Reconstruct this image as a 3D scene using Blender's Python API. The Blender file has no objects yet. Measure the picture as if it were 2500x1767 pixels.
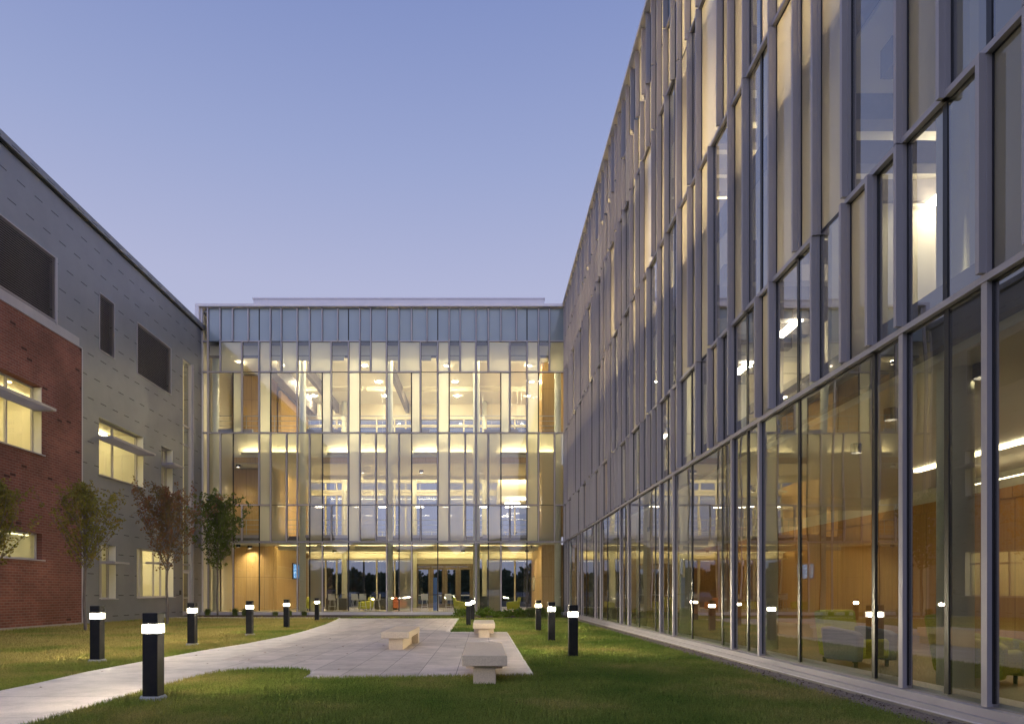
import bpy, bmesh, math, random
import numpy as np
from mathutils import Vector, Matrix

random.seed(7)
rng = np.random.default_rng(11)
sc = bpy.context.scene
COL = sc.collection
R = math.radians

# ------------------------------------------------------------------ camera
cd = bpy.data.cameras.new('camera')
cam = bpy.data.objects.new('camera', cd)
COL.objects.link(cam)
cam.location = (0, 0, 1.35)
cam.rotation_euler = (R(90), 0, 0)
cd.sensor_width = 36
cd.lens = 24.0
cd.shift_x = 0.0288
cd.shift_y = 0.2254
cd.clip_start = 0.1
cd.clip_end = 3000
sc.camera = cam

# ------------------------------------------------------------------ world: dusk sky, sun below the horizon behind the camera
w = bpy.data.worlds.new('World')
sc.world = w
w.use_nodes = True
nt = w.node_tree
sky = nt.nodes.new('ShaderNodeTexSky')
sky.sky_type = 'NISHITA'
sky.sun_disc = False
sky.sun_elevation = R(-3)
sky.sun_rotation = R(180)
sky.ozone_density = 3
hs = nt.nodes.new('ShaderNodeMix'); hs.data_type = 'RGBA'; hs.blend_type = 'MULTIPLY'
hs.inputs[0].default_value = 1
hs.inputs[7].default_value = (1.18, 1.12, 0.80, 1)
nt.links.new(sky.outputs[0], hs.inputs[6])
bg = nt.nodes['Background']
# the twilight arch: the Nishita sky (too red along the horizon at this depth of sun) is mostly replaced by a dusk gradient, brightened where out of view
gtc = nt.nodes.new('ShaderNodeTexCoord'); gsx = nt.nodes.new('ShaderNodeSeparateXYZ')
nt.links.new(gtc.outputs['Generated'], gsx.inputs[0])
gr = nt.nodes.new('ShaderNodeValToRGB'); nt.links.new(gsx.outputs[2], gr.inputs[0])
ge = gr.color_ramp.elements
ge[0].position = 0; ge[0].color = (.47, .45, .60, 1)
ge[1].position = 1; ge[1].color = (.40, .42, .60, 1)  # zenith, out of view, raised to add light on the ground
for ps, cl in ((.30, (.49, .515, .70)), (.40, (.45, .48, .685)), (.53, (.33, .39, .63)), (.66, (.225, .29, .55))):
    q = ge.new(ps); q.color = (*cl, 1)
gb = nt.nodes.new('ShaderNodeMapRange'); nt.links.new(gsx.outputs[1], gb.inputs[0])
gb.inputs[1].default_value = .1; gb.inputs[2].default_value = -1; gb.inputs[3].default_value = 1; gb.inputs[4].default_value = 2.1  # sky behind the camera brightened to add light on the court
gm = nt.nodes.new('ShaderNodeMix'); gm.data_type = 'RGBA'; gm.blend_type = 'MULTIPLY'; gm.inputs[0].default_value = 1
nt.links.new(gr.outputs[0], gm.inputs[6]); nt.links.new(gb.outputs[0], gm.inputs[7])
hs.inputs[7].default_value = (17.7, 16.8, 12.0, 1)
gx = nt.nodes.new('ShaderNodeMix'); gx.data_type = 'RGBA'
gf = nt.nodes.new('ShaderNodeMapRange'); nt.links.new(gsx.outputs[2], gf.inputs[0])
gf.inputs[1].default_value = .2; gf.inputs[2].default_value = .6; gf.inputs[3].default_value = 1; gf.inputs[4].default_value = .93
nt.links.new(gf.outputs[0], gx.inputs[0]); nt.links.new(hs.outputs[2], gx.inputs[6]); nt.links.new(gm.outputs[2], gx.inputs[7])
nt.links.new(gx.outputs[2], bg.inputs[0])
bg.inputs[1].default_value = 1.0
sc.view_settings.view_transform = 'Standard'
sc.view_settings.look = 'None'
sc.view_settings.exposure = 0
sc.view_settings.gamma = 1
sc.cycles.use_denoising = True
sc.cycles.max_bounces = 7
sc.cycles.diffuse_bounces = 3
sc.cycles.glossy_bounces = 4
sc.cycles.transmission_bounces = 4
sc.cycles.transparent_max_bounces = 24
sc.cycles.sample_clamp_indirect = 6
sc.cycles.caustics_reflective = False
sc.cycles.caustics_refractive = False

# ------------------------------------------------------------------ material helpers
def mat(name):
    m = bpy.data.materials.new(name); m.use_nodes = True
    t = m.node_tree; t.nodes.clear()
    out = t.nodes.new('ShaderNodeOutputMaterial')
    return m, t, out
def N(t, typ, **kw):
    n = t.nodes.new('ShaderNode' + typ)
    for k, v in kw.items():
        if k.startswith('i_'):
            key = k[2:]
            n.inputs[int(key) if key.isdigit() else key.replace('_', ' ')].default_value = v
        else: setattr(n, k, v)
    return n
def pbsdf(t, out, col, rough=0.5, metal=0.0, spec=0.5):
    p = N(t, 'BsdfPrincipled')
    p.inputs['Base Color'].default_value = (*col, 1)
    p.inputs['Roughness'].default_value = rough
    p.inputs['Metallic'].default_value = metal
    p.inputs['Specular IOR Level'].default_value = spec
    t.links.new(p.outputs[0], out.inputs[0])
    return p
def noise_color(t, p, cols, scale=3, detail=4, stops=(0.35, 0.65), vec=None, rough=0.6):
    tc = N(t, 'TexCoord')
    n = N(t, 'TexNoise'); n.inputs['Scale'].default_value = scale; n.inputs['Detail'].default_value = detail
    n.inputs['Roughness'].default_value = rough
    src = tc.outputs['Object']
    if vec:
        mp = N(t, 'Mapping'); mp.inputs['Scale'].default_value = vec
        t.links.new(src, mp.inputs[0]); src = mp.outputs[0]
    t.links.new(src, n.inputs['Vector'])
    r = N(t, 'ValToRGB')
    r.color_ramp.elements[0].position = stops[0]; r.color_ramp.elements[0].color = (*cols[0], 1)
    r.color_ramp.elements[1].position = stops[1]; r.color_ramp.elements[1].color = (*cols[1], 1)
    t.links.new(n.outputs['Fac'], r.inputs[0])
    t.links.new(r.outputs[0], p.inputs['Base Color'])
    return n, r, tc
def bump(t, p, hsock, strength=0.3, dist=0.01):
    b = N(t, 'Bump'); b.inputs['Strength'].default_value = strength; b.inputs['Distance'].default_value = dist
    t.links.new(hsock, b.inputs['Height']); t.links.new(b.outputs[0], p.inputs['Normal'])
    return b
def simple(name, c0, c1=None, rough=0.5, metal=0.0, scale=3, vec=None, bmp=0.0, spec=0.5, detail=4, stops=(0.3, 0.7)):
    m, t, out = mat(name)
    p = pbsdf(t, out, c0, rough, metal, spec)
    if c1 is None: c1 = tuple(c * 0.85 for c in c0)
    n, r, tc = noise_color(t, p, (c0, c1), scale, detail, stops, vec)
    if bmp: bump(t, p, n.outputs['Fac'], bmp, 0.01)
    return m
def emit(name, col, s):
    m, t, out = mat(name)
    e = N(t, 'Emission'); e.inputs[0].default_value = (*col, 1); e.inputs[1].default_value = s
    t.links.new(e.outputs[0], out.inputs[0])
    return m

M = {}
M['alu'] = simple('anodised_aluminium', (.50, .47, .50), (.44, .415, .44), .5, .1, 1.5, (1, 1, .2))
M['fin'] = simple('grey_aluminium_fins', (.43, .40, .425), (.375, .35, .37), .45, .15, 1.5, (1, 1, .2))
M['alu_light'] = simple('pale_aluminium', (.66, .63, .66), (.58, .555, .58), .5, .1, 1.2, (1, 1, .2))
M['gasket'] = simple('black_gasket', (.012, .012, .016), rough=.35)
M['coping'] = simple('coping_metal', (.84, .78, .80), (.77, .72, .74), .6, 0, .6)
M['cream'] = simple('cream_plaster', (.80, .74, .58), (.74, .68, .52), .8, 0, .8)
M['white_in'] = simple('white_plaster', (.86, .82, .70), (.81, .77, .65), .8, 0, .8)
M['greybeam'] = simple('grey_steel_beam', (.22, .20, .19), (.18, .165, .16), .6)
M['floor_in'] = simple('terrazzo_floor', (.46, .41, .33), (.38, .34, .27), .25, 0, 30)
M['column'] = simple('white_column', (.72, .72, .62), (.68, .68, .58), .6)
M['bronze'] = simple('bronze_frame', (.16, .12, .075), (.12, .09, .055), .4, .4)
M['rail'] = simple('steel_rail', (.62, .62, .60), rough=.3, metal=.6)
M['concrete'] = simple('cast_concrete', (.36, .33, .30), (.29, .265, .24), .85, 0, 5, bmp=.2)
M['ring'] = simple('pale_concrete_footing', (.52, .52, .50), (.42, .42, .40), .85, 0, 14, bmp=.3)
M['bollard'] = simple('black_powder_coat', (.006, .006, .009), (.011, .011, .014), .4, 0, 6, spec=.25)
M['dark'] = simple('dark_laminate', (.03, .025, .022), rough=.4)
M['green_fab'] = simple('lime_upholstery', (.50, .50, .05), (.26, .27, .03), .9, 0, 60, bmp=.3)
M['grey_fab'] = simple('grey_upholstery', (.26, .25, .27), (.19, .18, .20), .9, 0, 60, bmp=.3)
M['orange'] = simple('orange_upholstery', (.40, .10, .03), rough=.8)
M['white_seat'] = simple('white_shell_seat', (.75, .73, .66), rough=.4)
M['bark'] = simple('bark', (.20, .17, .155), (.12, .10, .09), .9, 0, 12, (1, 1, .25), .5)
M['mulch'] = simple('bark_mulch', (.10, .06, .045), (.035, .022, .016), .95, 0, 22, bmp=.8)
M['gravel'] = simple('gravel', (.30, .24, .20), (.10, .08, .07), .9, 0, 40, bmp=.8)
M['blue'] = simple('blue_panel', (.03, .13, .45), rough=.4)
M['car_dark'] = simple('dark_car_paint', (.03, .035, .045), rough=.2)
M['car_light'] = simple('silver_car_paint', (.30, .31, .33), rough=.25)
M['car_glass'] = simple('car_glass', (.02, .03, .04), rough=.05)
M['tyre'] = simple('rubber', (.01, .01, .01), rough=.8)
M['asphalt'] = simple('asphalt', (.05, .05, .052), (.035, .035, .037), .9, 0, 8)
M['roofmetal'] = simple('roof_membrane', (.30, .30, .30), rough=.8)
M['screen_frame'] = simple('screen_frame', (.02, .02, .02), rough=.3)
M['led'] = emit('bollard_led', (1, .86, .60), 3800)
def lens_mat():
    m, t, out = mat('bollard_lens')
    e = N(t, 'Emission'); e.inputs[0].default_value = (1, .88, .66, 1); e.inputs[1].default_value = 3.2
    tr = N(t, 'BsdfTransparent'); tr.inputs[0].default_value = (.85, .85, .85, 1)
    a = N(t, 'AddShader'); t.links.new(e.outputs[0], a.inputs[0]); t.links.new(tr.outputs[0], a.inputs[1]); t.links.new(a.outputs[0], out.inputs[0])
    return m
M['lamp'] = lens_mat()
M['down'] = emit('downlight', (1, .84, .54), 680)
M['cove'] = emit('cove_and_fill_lamp', (1, .84, .47), 66)  # serves the real coves and the added fill strips
M['linear'] = emit('linear_lamp', (1, .87, .66), 40)
M['lounge'] = emit('lounge_lamp', (1, .84, .55), 11)
M['office'] = emit('office_lamp', (1, .80, .50), 95)
M['wash'] = emit('added_ceiling_lamp', (1, .84, .48), 22)  # for the strips added to brighten the lobby ceilings
M['room'] = emit('room_light', (1, .84, .44), 19)

# paving for the path: pale concrete with scored joints
def paving(name, c0, c1, jx, jy, offx, offy, jw=.012, tile=0.0):
    m, t, out = mat(name)
    p = pbsdf(t, out, c0, .8)
    n, r, tc = noise_color(t, p, (c0, c1), .7, 6, (.3, .72))
    sx = N(t, 'SeparateXYZ'); t.links.new(tc.outputs['Object'], sx.inputs[0])
    def joint(sock, period, off):
        a = N(t, 'Math', operation='ADD'); a.inputs[1].default_value = off; t.links.new(sock, a.inputs[0])
        b = N(t, 'Math', operation='PINGPONG'); b.inputs[1].default_value = period / 2; t.links.new(a.outputs[0], b.inputs[0])
        c = N(t, 'Math', operation='LESS_THAN'); c.inputs[1].default_value = jw / 2; t.links.new(b.outputs[0], c.inputs[0])
        d = N(t, 'Math', operation='DIVIDE'); d.inputs[1].default_value = period; t.links.new(a.outputs[0], d.inputs[0])
        f = N(t, 'Math', operation='FLOOR'); t.links.new(d.outputs[0], f.inputs[0])
        return c.outputs[0], f.outputs[0]
    jxs, fx = joint(sx.outputs[0], jx, offx)
    jys, fy = joint(sx.outputs[1], jy, offy)
    mx = N(t, 'Math', operation='MAXIMUM'); t.links.new(jxs, mx.inputs[0]); t.links.new(jys, mx.inputs[1])
    cb = N(t, 'CombineXYZ'); t.links.new(fx, cb.inputs[0]); t.links.new(fy, cb.inputs[1])
    wn = N(t, 'TexWhiteNoise'); t.links.new(cb.outputs[0], wn.inputs[0])
    mr = N(t, 'MapRange'); mr.inputs[3].default_value = 1 - tile; mr.inputs[4].default_value = 1.0
    t.links.new(wn.outputs['Value'], mr.inputs[0])
    ml = N(t, 'Mix', data_type='RGBA', blend_type='MULTIPLY'); ml.inputs[0].default_value = 1
    t.links.new(r.outputs[0], ml.inputs[6]); t.links.new(mr.outputs[0], ml.inputs[7])
    mj = N(t, 'Mix', data_type='RGBA'); t.links.new(mx.outputs[0], mj.inputs[0])
    t.links.new(ml.outputs[2], mj.inputs[6]); mj.inputs[7].default_value = (.19, .17, .155, 1)
    # broad stains and worn patches
    n9 = N(t, 'TexNoise'); n9.inputs['Scale'].default_value = 1.9; n9.inputs['Detail'].default_value = 8; n9.inputs['Roughness'].default_value = .7
    t.links.new(tc.outputs['Object'], n9.inputs['Vector'])
    m9 = N(t, 'MapRange'); m9.inputs[1].default_value = .42; m9.inputs[2].default_value = .7; m9.inputs[3].default_value = 1.04; m9.inputs[4].default_value = .74
    t.links.new(n9.outputs['Fac'], m9.inputs[0])
    m8 = N(t, 'Mix', data_type='RGBA', blend_type='MULTIPLY'); m8.inputs[0].default_value = 1
    t.links.new(mj.outputs[2], m8.inputs[6]); t.links.new(m9.outputs[0], m8.inputs[7]); mj = m8
    # fine speckle
    n2 = N(t, 'TexNoise'); n2.inputs['Scale'].default_value = 60; t.links.new(tc.outputs['Object'], n2.inputs['Vector'])
    mr2 = N(t, 'MapRange'); mr2.inputs[1].default_value = .3; mr2.inputs[2].default_value = .7
    mr2.inputs[3].default_value = .86; mr2.inputs[4].default_value = 1.08
    t.links.new(n2.outputs['Fac'], mr2.inputs[0])
    m3 = N(t, 'Mix', data_type='RGBA', blend_type='MULTIPLY'); m3.inputs[0].default_value = 1
    t.links.new(mj.outputs[2], m3.inputs[6]); t.links.new(mr2.outputs[0], m3.inputs[7])
    t.links.new(m3.outputs[2], p.inputs['Base Color'])
    bump(t, p, n2.outputs['Fac'], .15, .004)
    return m
M['path'] = paving('scored_concrete', (.68, .61, .56), (.56, .505, .465), 2.05, 1.52, 4.6, .3)
M['paver'] = paving('stone_pavers', (.70, .61, .55), (.54, .475, .435), .615, .92, .435, .2, .012, .20)
M['bench'] = None
def bench_mat():
    m, t, out = mat('exposed_aggregate_concrete')
    p = pbsdf(t, out, (.5, .45, .38), .75)
    n, r, tc = noise_color(t, p, ((.62, .50, .365), (.72, .595, .44)), 45, 3, (.35, .6))
    v = N(t, 'TexVoronoi'); v.inputs['Scale'].default_value = 70; t.links.new(tc.outputs['Object'], v.inputs['Vector'])
    mr = N(t, 'MapRange'); mr.inputs[1].default_value = .05; mr.inputs[2].default_value = .25; mr.inputs[3].default_value = .86; mr.inputs[4].default_value = 1
    t.links.new(v.outputs['Distance'], mr.inputs[0])
    ml = N(t, 'Mix', data_type='RGBA', blend_type='MULTIPLY'); ml.inputs[0].default_value = 1
    t.links.new(r.outputs[0], ml.inputs[6]); t.links.new(mr.outputs[0], ml.inputs[7])
    t.links.new(ml.outputs[2], p.inputs['Base Color'])
    bump(t, p, n.outputs['Fac'], .25, .003)
    return m
M['bench'] = bench_mat()

def lawn_mat(name, blades=False):
    m, t, out = mat(name)
    p = pbsdf(t, out, (.08, .12, .03), .9, 0, .2)
    tc = N(t, 'TexCoord')
    n1 = N(t, 'TexNoise'); n1.inputs['Scale'].default_value = .35; n1.inputs['Detail'].default_value = 5; n1.inputs['Roughness'].default_value = .65
    t.links.new(tc.outputs['Object'], n1.inputs['Vector'])
    # the lawn left of the path is drier
    sx = N(t, 'SeparateXYZ'); t.links.new(tc.outputs['Object'], sx.inputs[0])
    dry = N(t, 'MapRange'); dry.inputs[1].default_value = -5.5; dry.inputs[2].default_value = -9
    dry.inputs[3].default_value = 0; dry.inputs[4].default_value = .16
    t.links.new(sx.outputs[0], dry.inputs[0])
    ad = N(t, 'Math', operation='ADD'); t.links.new(n1.outputs['Fac'], ad.inputs[0]); t.links.new(dry.outputs[0], ad.inputs[1])
    r = N(t, 'ValToRGB'); t.links.new(ad.outputs[0], r.inputs[0])
    e = r.color_ramp.elements
    k = 1.65 if blades else .95
    e[0].position = .38; e[0].color = (.075 * k, .118 * k, .018 * k, 1)
    e[1].position = .66; e[1].color = (.235 * k, .195 * k, .06 * k, 1)
    x = e.new(.52); x.color = (.130 * k, .155 * k, .030 * k, 1)
    n2 = N(t, 'TexNoise'); n2.inputs['Scale'].default_value = 70 if blades else 26; n2.inputs['Detail'].default_value = 3
    t.links.new(tc.outputs['Object'], n2.inputs['Vector'])
    mr = N(t, 'MapRange'); mr.inputs[1].default_value = .3; mr.inputs[2].default_value = .7; mr.inputs[3].default_value = .45; mr.inputs[4].default_value = 1.55
    t.links.new(n2.outputs['Fac'], mr.inputs[0])
    ml = N(t, 'Mix', data_type='RGBA', blend_type='MULTIPLY'); ml.inputs[0].default_value = 1
    t.links.new(r.outputs[0], ml.inputs[6]); t.links.new(mr.outputs[0], ml.inputs[7])
    t.links.new(ml.outputs[2], p.inputs['Base Color'])
    if not blades: bump(t, p, n2.outputs['Fac'], .8, .03)
    return m
M['lawn'] = lawn_mat('lawn_soil_and_grass')
M['blade'] = lawn_mat('grass_blades', True)

def brick_mat():
    m, t, out = mat('red_brick')
    p = pbsdf(t, out, (.2, .06, .04), .85, 0, .3)
    tc = N(t, 'TexCoord')
    sx = N(t, 'SeparateXYZ'); t.links.new(tc.outputs['Object'], sx.inputs[0])
    cb = N(t, 'CombineXYZ'); t.links.new(sx.outputs[1], cb.inputs[0]); t.links.new(sx.outputs[2], cb.inputs[1])
    b = N(t, 'TexBrick'); t.links.new(cb.outputs[0], b.inputs['Vector'])
    b.inputs['Color1'].default_value = (.20, .076, .055, 1); b.inputs['Color2'].default_value = (.14, .055, .043, 1)
    b.inputs['Mortar'].default_value = (.26, .19, .17, 1)
    b.inputs['Scale'].default_value = 1; b.inputs['Brick Width'].default_value = .305
    b.inputs['Row Height'].default_value = .102; b.inputs['Mortar Size'].default_value = .007
    b.inputs['Mortar Smooth'].default_value = .1; b.inputs['Bias'].default_value = -.2
    n = N(t, 'TexNoise'); n.inputs['Scale'].default_value = .6; n.inputs['Detail'].default_value = 5
    t.links.new(tc.outputs['Object'], n.inputs['Vector'])
    mr = N(t, 'MapRange'); mr.inputs[1].default_value = .3; mr.inputs[2].default_value = .7; mr.inputs[3].default_value = .75; mr.inputs[4].default_value = 1.3
    t.links.new(n.outputs['Fac'], mr.inputs[0])
    # scattered burnt bricks
    def fl(sock, per):
        d = N(t, 'Math', operation='DIVIDE'); d.inputs[1].default_value = per; t.links.new(sock, d.inputs[0])
        f = N(t, 'Math', operation='FLOOR'); t.links.new(d.outputs[0], f.inputs[0]); return f.outputs[0]
    fy = fl(sx.outputs[2], .102); fx = fl(sx.outputs[1], .305)
    c2 = N(t, 'CombineXYZ'); t.links.new(fx, c2.inputs[0]); t.links.new(fy, c2.inputs[1])
    wn = N(t, 'TexWhiteNoise'); t.links.new(c2.outputs[0], wn.inputs[0])
    ev = N(t, 'Math', operation='MODULO'); ev.inputs[1].default_value = 2; t.links.new(fy, ev.inputs[0])
    gt = N(t, 'Math', operation='GREATER_THAN'); gt.inputs[1].default_value = .988; t.links.new(wn.outputs['Value'], gt.inputs[0])
    ms = N(t, 'MapRange'); ms.inputs[3].default_value = 1; ms.inputs[4].default_value = .35; t.links.new(gt.outputs[0], ms.inputs[0])
    mm = N(t, 'Math', operation='MULTIPLY'); t.links.new(mr.outputs[0], mm.inputs[0]); t.links.new(ms.outputs[0], mm.inputs[1])
    ml = N(t, 'Mix', data_type='RGBA', blend_type='MULTIPLY'); ml.inputs[0].default_value = 1
    t.links.new(b.outputs['Color'], ml.inputs[6]); t.links.new(mm.outputs[0], ml.inputs[7])
    t.links.new(ml.outputs[2], p.inputs['Base Color'])
    bp = bump(t, p, b.outputs['Fac'], .6, .008); bp.invert = True
    return m
M['brick'] = brick_mat()

def panel_mat():
    # interlocking zinc panels: only short horizontal reveals show, staggered row by row
    m, t, out = mat('zinc_panels')
    p = pbsdf(t, out, (.15, .15, .155), .42, .35)
    n, r, tc = noise_color(t, p, ((.20, .205, .23), (.25, .255, .28)), .5, 6, (.3, .7), None, .7)
    sx = N(t, 'SeparateXYZ'); t.links.new(tc.outputs['Object'], sx.inputs[0])
    def mth(op, a, b=None):
        q = N(t, 'Math', operation=op)
        for i, s in enumerate((a, b)):
            if s is None: continue
            if isinstance(s, (int, float)): q.inputs[i].default_value = s
            else: t.links.new(s, q.inputs[i])
        return q.outputs[0]
    zr = mth('DIVIDE', mth('ADD', sx.outputs[2], -.27), .955)
    row = mth('FLOOR', zr); fz = mth('FRACT', zr)
    half = mth('MULTIPLY', mth('MODULO', row, 2), .5)
    yy = mth('FRACT', mth('ADD', mth('DIVIDE', sx.outputs[1], 1.0), mth('ADD', half, 100.4)))
    on = mth('MULTIPLY', mth('LESS_THAN', yy, .46), mth('LESS_THAN', fz, .035))
    mj = N(t, 'Mix', data_type='RGBA'); t.links.new(on, mj.inputs[0])
    t.links.new(r.outputs[0], mj.inputs[6]); mj.inputs[7].default_value = (.01, .01, .014, 1)
    t.links.new(mj.outputs[2], p.inputs['Base Color'])
    # oil-canning of the sheet
    n3 = N(t, 'TexNoise'); n3.inputs['Scale'].default_value = .9; n3.inputs['Detail'].default_value = 2
    t.links.new(tc.outputs['Object'], n3.inputs['Vector'])
    sm = mth('SUBTRACT', n3.outputs['Fac'], on)
    bump(t, p, sm, .35, .02)
    return m
M['panel'] = panel_mat()

def wood_mat(name, c0, c1, jx=1.2, jz=2.4, axis=0):
    m, t, out = mat(name)
    p = pbsdf(t, out, c0, .45)
    n, r, tc = noise_color(t, p, (c0, c1), 2.2, 5, (.3, .7), (6, 6, .35))
    sx = N(t, 'SeparateXYZ'); t.links.new(tc.outputs['Object'], sx.inputs[0])
    def joint(sock, period):
        b = N(t, 'Math', operation='PINGPONG'); b.inputs[1].default_value = period / 2; t.links.new(sock, b.inputs[0])
        c = N(t, 'Math', operation='LESS_THAN'); c.inputs[1].default_value = .008; t.links.new(b.outputs[0], c.inputs[0])
        return c.outputs[0]
    mx = N(t, 'Math', operation='MAXIMUM'); t.links.new(joint(sx.outputs[axis], jx), mx.inputs[0]); t.links.new(joint(sx.outputs[2], jz), mx.inputs[1])
    mj = N(t, 'Mix', data_type='RGBA'); t.links.new(mx.outputs[0], mj.inputs[0])
    t.links.new(r.outputs[0], mj.inputs[6]); mj.inputs[7].default_value = (*[c * .45 for c in c1], 1)
    t.links.new(mj.outputs[2], p.inputs['Base Color'])
    return m
M['wood'] = wood_mat('maple_panelling', (.66, .44, .19), (.55, .35, .14))
M['wood_y'] = wood_mat('maple_panelling_side', (.66, .44, .19), (.55, .35, .14), 1.2, 2.4, 1)
M['wood_dark'] = wood_mat('cherry_panelling', (.58, .29, .075), (.46, .21, .05), 1.5, 30, 1)

def glass(name, tint, r0, haze=0.0, hazecol=(.8, .8, .65), wav=.25, trans=.6, p5=4.5, rough=0.0):
    m, t, out = mat(name)
    tr = N(t, 'BsdfTransparent'); tr.inputs[0].default_value = (*tint, 1)
    gl = N(t, 'BsdfGlossy'); gl.inputs['Roughness'].default_value = rough; gl.inputs[0].default_value = (.95, .95, .97, 1)
    lw = N(t, 'LayerWeight'); lw.inputs[0].default_value = .5
    pw = N(t, 'Math', operation='POWER'); pw.inputs[1].default_value = p5; t.links.new(lw.outputs['Facing'], pw.inputs[0])
    mr = N(t, 'MapRange'); mr.inputs[3].default_value = r0; mr.inputs[4].default_value = 1; t.links.new(pw.outputs[0], mr.inputs[0])
    base = tr
    if haze > 0:
        df = N(t, 'BsdfDiffuse'); df.inputs[0].default_value = (*hazecol, 1)
        tl = N(t, 'BsdfTranslucent'); tl.inputs[0].default_value = (*hazecol, 1)
        mt = N(t, 'MixShader'); mt.inputs[0].default_value = trans
        t.links.new(df.outputs[0], mt.inputs[1]); t.links.new(tl.outputs[0], mt.inputs[2])
        mh = N(t, 'MixShader'); mh.inputs[0].default_value = haze
        t.links.new(tr.outputs[0], mh.inputs[1]); t.links.new(mt.outputs[0], mh.inputs[2])
        base = mh
    mf = N(t, 'MixShader'); t.links.new(mr.outputs[0], mf.inputs[0])
    t.links.new(base.outputs[0], mf.inputs[1]); t.links.new(gl.outputs[0], mf.inputs[2])
    t.links.new(mf.outputs[0], out.inputs[0])
    if wav:
        tc = N(t, 'TexCoord'); n = N(t, 'TexNoise'); n.inputs['Scale'].default_value = .55; n.inputs['Detail'].default_value = 1
        t.links.new(tc.outputs['Object'], n.inputs['Vector'])
        b = N(t, 'Bump'); b.inputs['Strength'].default_value = 1; b.inputs['Distance'].default_value = .01 * wav
        t.links.new(n.outputs['Fac'], b.inputs['Height']); t.links.new(b.outputs[0], gl.inputs['Normal'])
    return m
M['C'] = glass('clear_glass', (.88, .90, .85), .11)
M['H'] = glass('lightly_fritted_glass', (.80, .82, .76), .11, .36, (.84, .82, .62), trans=.78)
M['C2'] = glass('clear_low_e_glass', (.74, .76, .70), .20, p5=3.4, wav=.4)
M['H2'] = glass('fritted_low_e_glass', (.52, .54, .50), .20, .10, (.5, .5, .45), p5=3.4)
M['F2'] = glass('frosted_low_e_glass', (.8, .8, .75), .09, .93, (.78, .72, .56), trans=.80, p5=4.5)
M['F'] = glass('frosted_glass', (.8, .8, .75), .12, .93, (.74, .76, .62), trans=.72)
M['win'] = glass('window_glass', (.88, .9, .86), .08)
M['dimwin'] = glass('obscured_window_glass', (.6, .62, .55), .10, .75, (.45, .48, .38), trans=.5)
M['far'] = glass('rear_glass', (.50, .55, .62), .06, wav=0)
def spandrel():
    m, t, out = mat('blue_grey_spandrel_glass')
    p = pbsdf(t, out, (.15, .19, .25), .12, 0, .8)
    n, r, tc = noise_color(t, p, ((.24, .30, .34), (.30, .36, .40)), .35, 2, (.3, .7))
    return m
M['S'] = spandrel()

def leaf_mat(name, cols):
    m, t, out = mat(name)
    tc = N(t, 'TexCoord')
    n = N(t, 'TexNoise'); n.inputs['Scale'].default_value = 2.2; n.inputs['Detail'].default_value = 6; n.inputs['Roughness'].default_value = .8
    t.links.new(tc.outputs['Object'], n.inputs['Vector'])
    r = N(t, 'ValToRGB'); t.links.new(n.outputs['Fac'], r.inputs[0])
    e = r.color_ramp.elements
    e[0].position = .32; e[0].color = (*cols[0], 1); e[1].position = .68; e[1].color = (*cols[-1], 1)
    if len(cols) > 2:
        x = e.new(.5); x.color = (*cols[1], 1)
    d = N(t, 'BsdfDiffuse'); tl = N(t, 'BsdfTranslucent')
    t.links.new(r.outputs[0], d.inputs[0]); t.links.new(r.outputs[0], tl.inputs[0])
    mx = N(t, 'MixShader'); mx.inputs[0].default_value = .3
    t.links.new(d.outputs[0], mx.inputs[1]); t.links.new(tl.outputs[0], mx.inputs[2]); t.links.new(mx.outputs[0], out.inputs[0])
    return m
M['leaf_olive'] = leaf_mat('olive_leaves', [(.15, .17, .04), (.24, .22, .06), (.28, .19, .06)])
M['leaf_red'] = leaf_mat('reddening_leaves', [(.15, .15, .06), (.23, .15, .08), (.30, .10, .075)])
M['leaf_green'] = leaf_mat('green_leaves', [(.09, .13, .04), (.14, .18, .055), (.19, .23, .08)])
M['leaf_dark'] = leaf_mat('dark_leaves', [(.055, .07, .045), (.085, .10, .06)])
M['shrub'] = leaf_mat('shrub_leaves', [(.06, .12, .02), (.12, .19, .03), (.20, .22, .06)])

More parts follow.
